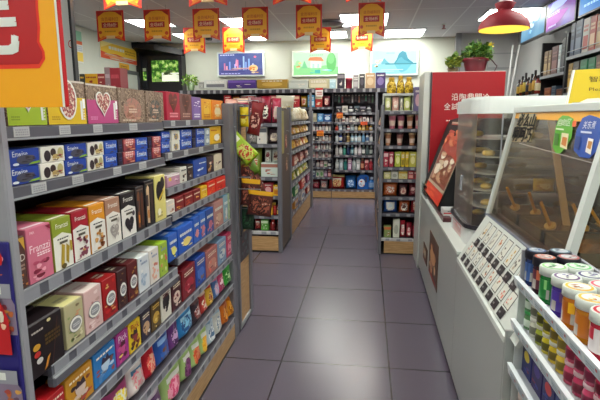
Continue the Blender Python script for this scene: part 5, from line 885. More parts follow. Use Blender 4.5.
ftext('沿陶鼎聞冷', 451, 490, 93.5, 100.5); part(fr, 'lettering', mb); mb = MB(); ftext('全試品', 443.5, 466, 103, 109.8); part(fr, 'lettering', mb); mb = MB()
(a, b), (c, d) = fu(446, 121.2), fu(460, 119.2); fdeco([('l', a, b, c, d, 1, mat('#e8d8d0'))])
part(fr, 'lettering', mb)
# potted plant on the fridge
pc = at(475, 70, 1, 4.55); px_ = pc.x
t = thing('potted_plant', 'bushy green plant in a reddish pink pot on top of the red fridge', 'plant', (px_, 4.55, FZ))
POT = mat('#76202e', .3); part(t, 'pot', MB().lathe([(.075, 0), (.086, .03), (.1, .1), (.116, .105), (.118, .128), (.104, .128), (.095, .11), (.086, .095)], POT, (px_, 4.55, FZ+.001), 20, True))
mb = MB(); leafy(mb, (px_+.01, 4.55, FZ+.155), .135, .125, 420, ('#4a7a2a', '#6a8a34', '#35591e', '#8aa848', '#3c6a24'), 7, .03); mb.tube([(px_, 4.55, FZ+.12), (px_, 4.55, FZ+.24)], .02, mat('#4a5a2c')); part(t, 'foliage', mb)
mb = MB(); f_ = at(490, 46, 1, 4.55); mb.tube([(px_+.04, 4.55, FZ+.2), (f_.x, 4.55, f_.z)], .004, mat('#5a7a2c')); leafy(mb, (f_.x, 4.55, f_.z), .03, .03, 14, ('#e0c828', '#f0dc48'), 3, .025); part(t, 'flower', mb)
h1 = at(490, 58, 1, 4.5); h2 = at(497, 66, 1, 4.5); h3 = at(494, 71, 1, 4.5); mb = MB().tube([(px_+.12, 4.5, FZ+.13), (h1.x, 4.5, h1.z), (h2.x, 4.5, h2.z), (h3.x, 4.5, FZ+.005)], .006, mat('#5a4448')); part(t, 'handle', mb)
p2 = at(453, 70, 1, 4.55); t = thing('potted_plant', 'low yellow green plant left of the pink pot on the red fridge', 'plant', (p2.x, 4.55, FZ)); part(t, 'pot', MB().lathe([(.04, 0), (.05, .05), (.044, .05)], mat('#6a5a3c'), (p2.x, 4.55, FZ+.001), 12)); mb = MB(); leafy(mb, (p2.x-.0, 4.55, FZ+.09), .065, .08, 70, ('#8a9a3c', '#a8b048', '#5a7a2c'), 9, .05); mb.tube([(p2.x, 4.55, FZ+.03), (p2.x, 4.55, FZ+.1)], .008, mat('#5a6a2c')); part(t, 'foliage', mb)
# slanted picture machine
mc = thing('snack_warmer', 'black snack warmer with a slanted food picture standing on the counter', 'food warmer', (.75, 3.6, .703)); MK = mat('#0c0a0e', .6)
WY0, WY1, WZ0, WZ1 = 3.27, 4.06, .775, 1.315; wx = lambda z, y: .50+(z-WZ0)*.36+.0*y
prof = [(wx(WZ0, 0)-.012, WZ0-.02), (wx(WZ1, 0)-.03, WZ1-.03), (wx(WZ1, 0)-.005, WZ1+.012), (wx(WZ1, 0)+.05, WZ1+.03), (.93, WZ1+.03), (.93, .703), (.505, .703)]
part(mc, 'cabinet', MB().prism([(x, WY0, z) for x, z in prof], (0, WY1+.18-WY0, 0), MK))
sl = Vector((.36, 0, 1)); L_ = (WZ1-WZ0)
fr_ = MB(); e = Vector((-.016, 0, .004))
O = Vector((wx(WZ0, 0)-.013, WY1, WZ0)); up = sl.normalized(); nrm = Vector((-1, 0, .36)).normalized(); LL = L_*sl.length
fr_.deco([('r', .0, .12, 1, 1, mat('#b8a890', .35))], O, (0, -1, 0), up, WY1-WY0, LL, nrm, 2, .001); part(mc, 'picture_frame', fr_)
pm = MB(); pm.deco([('r', .03, .16, .97, .97, mat('#8a4030', .3)), ('p', [(.03, .62), (.97, .5), (.97, .97), (.03, .97)], mat('#b0402e', .3)), ('b', .05, .18, .95, .6, C('#d8c0a0', '#c89a78', '#a86a4a', '#e8d8c0', '#8a4a34'), 22, 5), ('b', .05, .6, .95, .95, C('#c85a3c', '#a83a2c', '#d87a50'), 12, 6)], O, (0, -1, 0), up, WY1-WY0, LL, nrm, 3, .001); part(mc, 'food_picture', pm)
pm = MB(); pm.deco([('r', 0, -.03, 1, .12, mat('#d8341e', .35)), ('b', .1, -.02, .9, .1, C('#f0d8c8', '#e86040'), 5, 2)], O, (0, -1, 0), up, WY1-WY0, LL, nrm, 3, .001); part(mc, 'red_trim', pm)
part(mc, 'base', MB().prism([(CX(3.1)+.02, 3.05, .703), (CX(3.9)+.02, 3.9, .703), (CX(3.9)+.02, 3.9, .73), (CX(3.1)+.02, 3.05, .73)], (.05, 0, 0), mat('#4a1a22', .35)))
c0_, c1_ = at(439.5, 232, 1, 3.12), at(450, 210, 1, 3.12)
t = thing('label_box', 'small white box with a red stripe between the warmer and the glass display', 'box', ((c0_.x+c1_.x)/2+.02, 3.12, .703)); part(t, 'box', MB().box(c0_.x+.02, 3.12, .703, c1_.x+.06, 3.24, c1_.z, mat('#c8c8c6')))
mb = MB(); mb.deco([('r', 0, .6, 1, .72, RED), ('l', .25, .8, .8, .92, 1, INK)], (c0_.x+.02, 3.12, .703), (1, 0, 0), (0, 0, 1), c1_.x-c0_.x+.04, c1_.z-.703, (0, -1, 0), 1, .0008); part(t, 'label', mb)
# rounded glass display
gd = thing('glass_display', 'rounded glass food display with a white lid and shelves of yellow snacks', 'display case', (.83, 2.75, .703))
def outline(x0, y0, x1, y1, r, n=8):
    p = [(x1, y0)]
    for cx_, cy_, a0 in ((x0+r, y0+r, 1.5*PI), (x0+r, y1-r, PI)):
        for i in range(n+1): a = a0-i*PI/2/n; p.append((cx_+r*math.cos(a), cy_+r*math.sin(a)))
    return p+[(x1, y1)]
DX0, DY0, DX1, DY1, DR = .512, 2.45, 1.14, 3.02, .11
def slabo(g, z0, z1, m, mb=None, r=DR): return (mb or MB()).prism([(x, y, z0) for x, y in outline(DX0+g, DY0+g, DX1-g, DY1-g, r)], (0, 0, z1-z0), m)
part(gd, 'base', slabo(0, .703, .79, mat('#d6d8d6', .35))); part(gd, 'rim', slabo(-.008, .79, .812, mat('#2e2a30', .3)).add([], [], BLACK))
mb = MB(); mb.deco([('t', 'hotfood', .5, .55, .72, RED), ('r', .1, .12, .9, .2, mat('#d8a0a0')), ('l', .12, .8, .9, .94, 1, mat('#d05060'))], (DX0-.001, DY1-.13, .706), (0, -1, 0), (0, 0, 1), .3, .08, (-1, 0, 0), 1, .0006)
part(gd, 'lettering', mb); mb = MB(); mb.deco([('t', '热食', .5, .5, .7, RED)], (DX0+.085, DY0-.001, .706), (1, 0, 0), (0, 0, 1), .1, .08, (0, -1, 0), 1, .0006); part(gd, 'lettering', mb)
part(gd, 'lid', slabo(0, 1.372, 1.44, mat('#e2e8e4', .3)).prism([(x, y, 1.44) for x, y in outline(DX0+.02, DY0+.02, DX1-.02, DY1-.02, .09)], (0, 0, .014), mat('#e2e8e4', .3)))
DGLASS = glassmat('display_glass', '#f0efe8', .87, .3, .4); ol = outline(DX0+.008, DY0+.008, DX1-.008, DY1-.008, DR-.008); gm = MB()
for i in range(len(ol)-1): (xa, ya_), (xb, yb_) = ol[i], ol[i+1]; gm.add([(xa, ya_, .812), (xb, yb_, .812), (xb, yb_, 1.372), (xa, ya_, 1.372)], [(0, 1, 2, 3)], DGLASS, True)
part(gd, 'glass', gm)
part(gd, 'post', MB().box(DX0+.13, DY0+.002, .812, DX0+.136, DY0+.008, 1.372, LGREY)); part(gd, 'post', MB().box(DX1-.02, DY0+.01, .812, DX1-.01, DY0+.02, 1.372, LGREY)); part(gd, 'back_panel', MB().box(DX1-.03, DY0+.02, .812, DX1-.012, DY1-.02, 1.372, mat('#8f8a84', .4)))
DSH = [.815, .90, .985, 1.07, 1.155, 1.245]
for z in DSH[1:]: part(gd, 'shelf', slabo(.03, z, z+.006, mat('#b4b0a8', .35, .2), None, .09).add([], [], BLACK))
part(gd, 'hinge', MB().box(DX0+.0, 2.70, .96, DX0+.006, 2.73, 1.04, LGREY))
rr = random.Random(5); k = 0
for zi, z in enumerate(DSH):
    for (bx, by) in ((.62, 2.56), (.62, 2.78), (.80, 2.55), (.98, 2.56), (.82, 2.8)):
        if rr.random() < .5: continue
        c1 = rr.choice(['#d8a028', '#c88a24', '#e0b848', '#b87030']); long_ = rr.random() < .5
        m = nz((c1, '#e8c868', '#a86a24'), 25, .4, const=False, stops=(0, .5, 1)); mb = MB()
        prof = [(.0, 0), (.028, .001), (.036, .01), (.032, .022), (.016, .028), (0, .029)]
        mb.lathe(prof, m, (0, 0, 0), 14, False, 1.5 if long_ else 1, .8)
        solo('fried_bun' if not long_ else 'corn_cob', f'{"long" if long_ else "round"} golden snack, {ORD[k]} one counted upwards inside the rounded glass display', 'snack', mb, (bx+rr.uniform(-.02, .02), by, z+(.007 if zi else -.002)), rr.uniform(0, 1.2), 'snacks in the rounded glass display'); k += 1
# oden case with the slanted glass
OY0, OY1 = 1.46, 2.40; OZ0, OZ1 = .89, 1.385; ox = lambda z: .585+.105*(z-OZ0)/.52
oc = thing('oden_case', 'large food case with slanted glass and white frame on the counter', 'food case', (.85, 1.95, .703))
FRM = mat('#d4dad4', .35)
part(oc, 'base', MB().box(.60, OY0+.01, .703, 1.14, OY1, .885, mat('#c4c8c4', .35)))
def obar(y, w, z0=OZ0, z1=OZ1): return MB().prism([(ox(z0)-.006, y, z0), (ox(z1)-.006, y, z1), (ox(z1)+.018, y, z1), (ox(z0)+.018, y, z0)], (0, w, 0), FRM)
part(oc, 'frame_post', obar(OY1-.012, .016)); part(oc, 'frame_post', obar(OY0, .03).add([], [], FRM))
part(oc, 'frame_post', MB().box(1.12, OY0, .885, 1.14, OY0+.02, OZ1, FRM)); part(oc, 'frame_post', MB().box(1.12, OY1-.02, .885, 1.14, OY1, OZ1, FRM))
part(oc, 'top_frame', MB().box(ox(OZ1)-.008, OY0, OZ1-.012, 1.14, OY1+.004, OZ1+.016, FRM, .003))
part(oc, 'sill', MB().box(.577, OY0, .878, .61, OY1+.003, .894, mat('#5c6070', .35)))
part(oc, 'front_glass', MB().add([(ox(OZ0)+.004, OY0+.03, OZ0), (ox(OZ0)+.004, OY1-.012, OZ0), (ox(OZ1)+.004, OY1-.012, OZ1-.01), (ox(OZ1)+.004, OY0+.03, OZ1-.01)], [(0, 1, 2, 3)], SMOKE))
part(oc, 'side_glass', MB().add([(ox(OZ0)+.02, OY1-.004, OZ0), (1.12, OY1-.004, OZ0), (1.12, OY1-.004, OZ1-.01), (ox(OZ1)+.02, OY1-.004, OZ1-.01)], [(0, 1, 2, 3)], GLASS))
part(oc, 'side_glass', MB().add([(ox(OZ0)+.03, OY0+.012, OZ0), (1.12, OY0+.012, OZ0), (1.12, OY0+.012, OZ1-.012), (ox(OZ1)+.03, OY0+.012, OZ1-.012)], [(0, 1, 2, 3)], GLASS))
part(oc, 'back_panel', MB().box(1.128, OY0+.02, .89, 1.138, OY1-.02, OZ1-.012, mat('#9a7c66', .3)))
part(oc, 'heat_tray', MB().box(.62, OY0+.03, .886, 1.12, OY1-.02, .90, mat('#5a463c', .3, .2)))
O = Vector((ox(OZ0)+.0025, OY1-.014, OZ0)); up = Vector((.105, 0, .52)).normalized(); nrm = Vector((-.52, 0, .105)).normalized(); WW, LL = OY1-OY0-.044, .51*Vector((.105, 0, .52)).length/.52
mb = MB(); mb.deco([('p', [(0, .9), (1, .88), (1, .985), (0, .985)], mat('#f0aa14', .3))], O, (0, -1, 0), up, WW, LL, nrm, 1, .0005); part(oc, 'yellow_band', mb)
def gu(px, py):
    for _ in range(1):
        d = RT*((px-300)/F_)-UP*((py-200)/F_)+fw; o = Vector((0, 0, EYE)); t_ = (O-o).dot(nrm)/d.dot(nrm); p = o+d*t_-O
    return p.dot(Vector((0, -1, 0)))/WW, p.dot(up)/LL
mb = MB()
def gquad(st, px0, px1, py0, py1, c, skew=0, kk=6):
    n = len(st); W = (px1-px0)/n
    for i, ch in enumerate(st):
        a, b = gu(px0+W*(i+.5), (py0+py1)/2+skew*(i-n/2)); w1 = abs(gu(px0+W*(i+.95), (py0+py1)/2)[0]-gu(px0+W*(i+.05), (py0+py1)/2)[0]); h1_ = abs(gu(px0+W*(i+.5), py0)[1]-gu(px0+W*(i+.5), py1)[1])
        mb.deco([('t', ch, a, b, w1, mat(c), h1_)], O, (0, -1, 0), up, WW, LL, nrm, kk, .0005)
def gpoly(pts, c, k=3): mb.deco([('p', [gu(*p) for p in pts][::-1], mat(c, .35))], O, (0, -1, 0), up, WW, LL, nrm, k, .0005)
gpoly([(512, 142), (516.5, 126), (520, 113.5), (537, 114), (533.5, 128), (531, 141.5)], '#c8b890', 2)
for kq, (dx, dy) in enumerate(((-.7, 0), (.7, 0), (0, -.7), (0, .7), (0, 0))):
    c_ = '#14100e'
    gquad('必么山', 519+dx*.6, 536.5+dx*.6, 114+dy*.6, 127+dy*.6, c_, .5, 6+kq); gquad('啊呵巧', 513.5+dx*.6, 532.5+dx*.6, 127.5+dy*.6, 142+dy*.6, c_, .5, 6+kq)
part(oc, 'lettering', mb, 'black brush lettering'); mb = MB(); gpoly([(519.5, 143.6), (593, 163.5), (593, 162.7), (519.5, 142.9)], '#b8aca0'); part(oc, 'film_edge', mb)
mb = MB(); gpoly([(556, 127), (559, 119), (563, 115.5), (569, 116), (574, 119), (573.5, 126), (572, 138), (567, 146), (561, 153.5), (556, 153), (553, 147)], '#5cb028'); gquad('自助区', 559, 572, 119, 126, '#e8f0d8'); gpoly([(563, 133), (570, 134), (568, 150), (561, 147)], '#e0d8b0', 8); gpoly([(564, 137), (568.5, 138), (567, 147), (562.5, 144.5)], '#c87a30', 9); gpoly([(557, 128), (565, 129), (565, 130.6), (557, 129.6)], '#d8e8c0', 8); gpoly([(556, 133), (560, 134), (559, 146), (555, 145)], '#3c7a24', 8); gpoly([(574, 121), (578, 121), (577, 127), (573, 127)], '#e8601c', 8); part(oc, 'green_sticker', mb)
mb = MB(); gpoly([(577, 130), (583, 118), (590, 115), (597, 117), (606, 121), (606, 140), (598, 150), (590, 158.5), (580, 157), (574, 150)], '#2450a8'); gquad('关东煮', 584, 597, 121, 129, '#e8ecf4'); gpoly([(582, 131), (593, 132), (593, 134), (582, 133)], '#c8d4ec', 8); gpoly([(589.5, 138), (595, 139.5), (592, 155), (586.5, 152)], '#e8e4e0', 8); gpoly([(590, 141), (594, 142), (592, 150), (588.5, 148)], '#c88a44', 9); gpoly([(577, 136), (582, 137), (580, 150), (575.5, 148)], '#1c3c84', 8); part(oc, 'blue_sticker', mb)
# inner fittings of the case
mb = MB().prism([(.792, 2.0, .90), (.816, 2.0, .90), (.714, 2.0, 1.365), (.69, 2.0, 1.365)], (0, .015, 0), mat('#d0ac6c', .4)); part(oc, 'inner_strut', mb)
for i, (x0, x1, y0, y1) in enumerate(((.64, .84, 2.12, 2.36), (.87, 1.09, 2.12, 2.36), (.64, .84, 1.82, 2.09), (.87, 1.09, 1.82, 2.09), (.64, .84, 1.52, 1.79), (.87, 1.09, 1.52, 1.79))):
    pnm = MB(); RM = mat('#8a7a60', .25, .7)
    for a in ((x0, y0, x1, y0+.012), (x0, y1-.012, x1, y1), (x0, y0, x0+.012, y1), (x1-.012, y0, x1, y1)): pnm.box(a[0], a[1], .90, a[2], a[3], .945, RM)
    pp = part(oc, 'soup_pan', pnm); part(pp, 'broth', MB().box(x0+.012, y0+.012, .902, x1-.012, y1-.012, .928, nz(('#5a3a20', '#7a5228', '#4a2e1c'), 12, .15, const=False, stops=(.3, .5, .8))))
for i, (x, y, a) in enumerate(((.68, 2.28, .5), (.73, 2.16, .7), (.70, 1.9, .4), (.80, 1.86, .3), (.90, 1.95, -.4))):
    o = solo('skewer_ladle', f'yellow ladle handle leaning in the food case, {ORD[i]} from the far end', 'ladle', MB().box(-.006, -.004, .0, .006, .004, .13, mat('#e0a020'), .002).lathe([(.001, -.01), (.02, 0), (.022, .012), (.018, .012)], mat('#c8a050', .3, .5), (0, 0, 0), 10), (x, y, .94), 0, 'ladles in the food case'); o.rotation_euler = (.35*a, -.6, .4)
o = solo('lamp_glint', 'yellow pouch shape imitating a lamp reflection in the food case', 'bag', pouch(.1, .06, .03, bagfn('#d8b030', '#e0c048', '#c89020', '#e8d070', None, 3), 8, 8, 4), (.80, 2.28, 1.02), .1)
o.name = 'snack_bag'  # yellow pouch shape stands in for a lamp reflection on the glass
part(oc, 'inner_rail', MB().box(.78, 2.24, 1.085, .92, 2.255, 1.095, RM).box(.74, 1.55, 1.30, .75, 2.38, 1.31, RM).box(.84, 2.245, 1.015, .86, 2.255, 1.085, RM))
# menu board
MBY0, MBY1 = 1.42, 2.36
mn = thing('menu_board', 'sloping white menu board with two rows of small food pictures', 'menu board', (.52, 1.9, .69))
A0 = Vector((.452, MBY1, .678)); A1 = Vector((.574, MBY1, .892)); up = (A1-A0).normalized(); LL = (A1-A0).length; nrm = Vector((-up.z, 0, up.x)); WW = MBY1-MBY0
part(mn, 'board', MB().prism([tuple(A0), tuple(A1), tuple(A1-nrm*.014), tuple(A0-nrm*.014)], (0, -WW, 0), CTOP)); part(mn, 'support', MB().prism([(.474, MBY1-.004, .69), (.574, MBY1-.004, .874), (.576, MBY1-.004, .874), (.576, MBY1-.004, .69)], (0, -(WW-.08), 0), CTOP))
rr = random.Random(3); pic = MB(); PCOL = ('#c87a4a', '#a8a49a', '#7a746c', '#c8a050', '#d88060', '#8a8478', '#e08a78', '#b8a890', '#6a645c')
for rw, (t0, t1, q0, q1, n, s0_, st) in enumerate(((.60, .93, .44, .56, 8, .10, .087), (.20, .43, .05, .16, 9, .06, .087))):
    for i in range(n):
        s = s0_+st*i
        pic.deco([('r', s-.004, t0-.012, s+.055+.004, t1+.012, INK), ('r', s, t0, s+.055, t1, mat('#d8d8cc')), ('b', s+.004, t0+.05*(t1-t0), s+.051, t1-.1*(t1-t0), C(rr.choice(PCOL), rr.choice(PCOL)), 4, i+rw*20), ('r', s-.002, q0-.02, s+.057, q1+.01, mat('#2c282c')), ('l', s+.008, q0+.03, s+.044, q1-.03, 1, mat('#8a8888'))], A0, (0, -1, 0), up, WW, LL, nrm, 1, .0006)
part(mn, 'printed_pictures', pic)
# yellow notice on the case
ya0 = at(566, 104.5, 1, 1.9); t = thing('yellow_notice', 'bright yellow notice board with black writing standing on the food case', 'sign', (ya0.x+.12, 1.9, OZ1+.016))
y1_, y2_ = at(575.5, 69.5, 1, 1.9), ya0; wN = .28; hN = y1_.z-OZ1-.018; zN = OZ1+.018
part(t, 'board', MB().prism([(ya0.x, 1.9, zN), (ya0.x+wN, 1.9, zN), (ya0.x+wN, 1.92, zN+hN+.01), (y1_.x, 1.92, zN+hN)], (0, .008, 0), mat('#cfb417', .5), WHITE))
mb = MB(); mb.deco([('t', '智取心感悟处', .62, .72, .7, mat('#4a3c14'), .17), ('t', 'Please wait in line', .62, .42, .7, mat('#4a3c14'), .1), ('p', [(.12, .0), (.55, 0), (.5, .1), (.38, .16), (.25, .14)], mat('#f0ead0')), ], (ya0.x, 1.9-.002, zN), (1, 0, 0), (0, .02/hN, 1), wN, hN, (0, -1, 0), 1, .0008)
mb.deco([('p', [(.0, .0), (.02, 0), ((y1_.x-ya0.x)/wN+.02, 1), ((y1_.x-ya0.x)/wN, 1)], WHITE)], (ya0.x, 1.9-.002, zN), (1, 0, 0), (0, .02/hN, 1), wN, hN, (0, -1, 0), 1, .0008); part(t, 'lettering', mb); part(t, 'foot', MB().box(ya0.x+.02, 1.87, OZ1+.0165, ya0.x+wN-.02, 1.95, OZ1+.0215, LGREY))
# ================================================================== CANDY RACK at the near end of the counter
RKX, RKY0, RKY1 = .452, .66, 1.468
rk = thing('candy_rack', 'white rack of jarred candy and gum at the near end of the counter', 'rack', (.6, 1.1, 0)); RW = mat('#e4eaec', .35)
for k, (z0, z1, xd) in enumerate(((.855, .884, .60), (.716, .748, .70), (.566, .602, .70), (.42, .455, .70))):
    sh = part(rk, 'shelf', MB().box(RKX+.01, RKY0, z0+.008, xd, RKY1, z0+.016, mat('#b8bcc0', .35))); rl = MB().prism([(RKX, RKY1, z0), (RKX+.008, RKY1, z0), (RKX+.008, RKY1, z1), (RKX-.006, RKY1, z1)], (0, RKY0-RKY1, 0), RW)
    for q in range(10):
        y = RKY1-.04-.075*q; nv = Vector((-1, 0, -.2)); rl.deco([('r', 0, .12, 1, .88, mat('#cbd8de')), ('l', .12, .3, .7, .75, 2, mat('#9aa8b0')), ('r', .82, .62, .95, .84, RED)], (RKX-.001, y, z0), (0, -1, 0), (-.006/.03, 0, 1), .062, z1-z0, (-1, 0, 0), 3, .0005)
    part(sh, 'price_rail', rl)
part(rk, 'side_panel', MB().box(RKX+.012, RKY1-.006, .30, .70, RKY1, .86, mat('#c2c8c6'))); part(rk, 'side_panel', MB().box(RKX+.012, RKY0, .30, .70, RKY0+.006, .86, CW)); part(rk, 'back_panel', MB().box(.70, RKY0, .05, .71, RKY1, .86, mat('#4a4650')))
TRG = mat('#9a9ca2', .4); part(rk, 'tray_wall', MB().box(RKX+.012, RKY1-.008, .862, .60, RKY1, .965, TRG)); part(rk, 'tray_wall', MB().box(.594, RKY0, .862, .602, RKY1-.008, .965, TRG))
ZT = .8725
def jar(y, x, r, h, body, lid, ring, lab, label, sd):
    t = thing('candy_jar', label, 'jar', (x, y, ZT)); b = mat(body, .15, coat=.5)
    lpart(t, 'jar_body', MB().lathe([(r*.86, 0), (r*.9, h*.06), (r*.9, h*.72), (r*.84, h*.78)], b, seg=24))
    lm = mat(lid, .35); ll = MB().lathe([(r*.94, h*.77), (r*1.0, h*.775), (r*1.0, h*.97), (r*.95, h)], lm, seg=24); ll.deco([('o', .5, .5, .42, .42, mat(ring)), ('o', .5, .5, .34, .34, mat('#d8dcd4' if lid != '#1a1a24' else '#b8c0c4')), ('b', .22, .22, .78, .78, C(ring, '#e8e8e0', lab), 9, sd)], (-r, -r, h), (1, 0, 0), (0, 1, 0), 2*r, 2*r, (0, 0, 1), 1, .0006); lpart(t, 'lid', ll)
    lb = MB()
    q = 14; a0, a1 = PI*.62, PI*1.72; zz0, zz1 = h*.14, h*.66; rl = r*.905; vs = []; 
    for i in range(q+1):
        a = a0+(a1-a0)*i/q; vs += [(rl*math.cos(a), rl*math.sin(a), zz0), (rl*math.cos(a), rl*math.sin(a), (zz0+zz1)/2), (rl*math.cos(a), rl*math.sin(a), zz1)]
    fs = []; ms = []; rr = random.Random(sd)
    for i in range(q):
        fs += [(3*i, 3*i+3, 3*i+4, 3*i+1), (3*i+1, 3*i+4, 3*i+5, 3*i+2)]; ms += [mat(lab, .3) if rr.random() < .75 else mat('#a8a49c', .3), mat(lab, .3) if rr.random() < .7 else mat(ring, .3)]
    lb.add(vs, fs, ms, True); lpart(t, 'label', lb)
JR = [(527, 545, 256, '#1c2c5c', '#1a1a24', '#2c4a7c', '#3a5a94', 'navy blue candy jar with a dark lid, farthest of the front row in the tray', .030), (535, 555, 261.5, '#3a1c28', '#1a1a24', '#c86a4c', '#5a2a38', 'dark brown candy jar with a dark and red lid in the front row', .030), (541, 567, 269.5, '#146c2c', '#ccd2ca', '#8ac87a', '#1f7a38', 'green candy jar with a white and pale green lid in the front row', .034), (554, 580, 277.5, '#40288a', '#ccd2ca', '#6a4a7a', '#4a3494', 'purple candy jar with a white lid in the front row', .034), (560, 589, 287, '#b8680e', '#ccd2ca', '#e8b020', '#a85a18', 'orange candy jar with a yellow printed lid, nearer half of the front row', .035), (578, 608, 297, '#ba7614', '#ccd2ca', '#e8b83a', '#b86a20', 'amber candy jar with a pale yellow lid beside the orange one', .035), (589, 622, 309, '#a81c30', '#ccd2ca', '#c0243a', '#d8d0d0', 'red candy jar with a red printed lid cut by the picture edge', .036)]
JB = [(549, 570, 253, '#1c2440', '#1a1a24', '#4a6a7c', '#2a3a5c', 'navy jar with a dark and silver lid at the far back of the tray', .030), (556, 577, 259, '#2a1c28', '#1a1a24', '#b85a54', '#4a2434', 'dark jar with a reddish lid in the back row of the tray', .030), (560, 585, 265.5, '#2c9a44', '#ccd2ca', '#6ac070', '#2a8440', 'green jar with a bright green printed lid in the back row', .034), (575, 601, 274, '#3a2c7a', '#ccd2ca', '#4a4478', '#4a3a8a', 'purple jar with a violet printed lid in the back row', .034), (588, 612, 283, '#b02440', '#ccd2ca', '#d84a68', '#c03a50', 'red jar with a pink printed lid in the back row', .034)]
for rowi, js in enumerate((JR, JB)):
    prev = None
    for i, (a, b, py, body, lid, ring, lab, label, r) in enumerate(js):
        h = .098 if r > .032 else .104; p = at((a+b)/2, py, 2, ZT+h); x = (.492 if rowi == 0 else .556); y = yon((a+b)/2, x, ZT+h)
        if prev is not None: y = min(y, prev[0]-prev[1]-r-.002)
        y = min(y, RKY1-.012-r); prev = (y, r); jar(y, x, r, h, body, lid, ring, lab, label, i+rowi*9)
# bottles on the second rack shelf (two deep) and packs on the third
BC = [('#5a8a5a', '#3a9a50', 'pale green', '#c8d8c8'), ('#c8c8b8', '#d8d8cc', 'silver', '#6a6a5a'), ('#a8b03c', '#c8c8b0', 'olive yellow', '#4a4a20'), ('#c8b82c', '#d0d0b8', 'yellow', '#5a5418'), ('#d0b428', '#d0d0bc', 'bright yellow', '#6a5a1c'), ('#d8b83c', '#d4d4c0', 'golden', '#7a6a24'), ('#c84a6a', '#d8b0b8', 'pink', '#7a1c38'), ('#c03c60', '#d8b0b8', 'rose pink', '#6a1830'), ('#c8486c', '#dcb8c0', 'deep pink', '#7a2040'), ('#b83050', '#d8a8b0', 'raspberry', '#6a1428'), ('#a8242c', '#c84a4a', 'red', '#5a1014'), ('#98202a', '#b83a3a', 'dark red', '#4a0c10')]
for i, (c1, c2, dn, c3) in enumerate(BC):
    y = RKY1-.035-.05*i
    for k in range(2): solo('gum_bottle', f'{dn} gum bottle, {"lower" if k == 0 else "upper"} one of the {ORD[i]} stacked pair on the middle rack shelf', 'bottle', bottle(.0215, .056, c1, c2, c3, .86, 14), (RKX+.045, y, .7325+.0563*k), 0, 'gum bottles of the rack')
PC = [('#20246a', '#d8c03a', 'yellow oval'), ('#2c1c5a', '#4a3a8a', 'purple swirl'), ('#241f60', '#c82c34', 'red oval'), ('#1c2c7a', '#3a5ab0', 'blue stripe'), ('#202a74', '#2c4aa0', 'pale blue patch'), ('#241c54', '#c8a0b0', 'pink pattern'), ('#1c2460', '#8a94c0', 'silver pattern'), ('#2a1c50', '#d06a3a', 'orange patch')]
for i, (c1, c2, dn) in enumerate(PC):
    y = RKY1-.05-.087*i; o = solo('chocolate_pack', f'navy chocolate pack with {dn}, {ORD[i]} from the far end of the lower rack', 'pack', carton(.08, .105, .03, c1, [('o', .5, .6, .3, .16, mat(c2)), ('b', .1, .08, .9, .45, C('#5a3a8a', '#8a2c3a', c1, '#3a4a9a'), 6, i), ('l', .2, .8, .8, .92, 1, mat('#c8c8e0'))]), (RKX+.05, y, .5845), -PI/2); o.rotation_euler = (.0, 0, -PI/2)
for i, (c1, dn) in enumerate((('#a82c3a', 'crimson'), ('#8a2430', 'dark red'), ('#5a2a5a', 'plum'), ('#b84a3c', 'brick red'))): solo('candy_tin', f'{dn} candy tin, {ORD[i]} from the far end of the lowest rack shelf', 'tin', tub(.03, .09, c1, '#d8c8c0'), (RKX+.05, RKY1-.05-.07*i, .4385))
# ================================================================== PENDANT LAMP
LY = 3.75; lc = at(503.5, 29.5, 1, LY); zr = lc.z; t = thing('pendant_lamp', 'red dome pendant lamp with a yellow inside hanging over the counter', 'lamp', (lc.x, LY, zr)); R_ = (at(529, 30, 1, LY).x-at(478, 30, 1, LY).x)/2
LR = mat('#84061c', .65); LI = mat('#f0dc78', .5); hL = at(503, 10.5, 1, LY).z-zr
shp = [(R_, 0), (R_*.97, hL*.22), (R_*.86, hL*.5), (R_*.62, hL*.78), (R_*.3, hL*.97), (R_*.27, hL), (R_*.3, hL*1.08), (R_*.4, hL*1.36), (R_*.36, hL*1.4), (R_*.08, hL*1.46)]
part(t, 'shade', MB().lathe(shp, LR, (lc.x, LY, zr), 32, False)); part(t, 'inner_reflector', MB().lathe([(x*.98, z-.002) for x, z in shp[:5]]+[(.001, hL*.98)], LI, (lc.x, LY, zr), 32, False))
part(t, 'bulb', MB().lathe([(.001, hL*.3), (.03, hL*.36), (.04, hL*.55), (.022, hL*.8), (.015, hL*.97)], mat('#ffe9b0', .4, emit=25), (lc.x, LY, zr), 14)); part(t, 'cap', MB().lathe([(.05, hL*1.42), (.03, hL*1.6), (.014, hL*1.75)], mat('#d0ccc4'), (lc.x, LY, zr), 14)); part(t, 'cord', MB().tube([(lc.x, LY, zr+hL*1.7), (lc.x, LY, ZC)], .006, mat('#c8c4bc')))
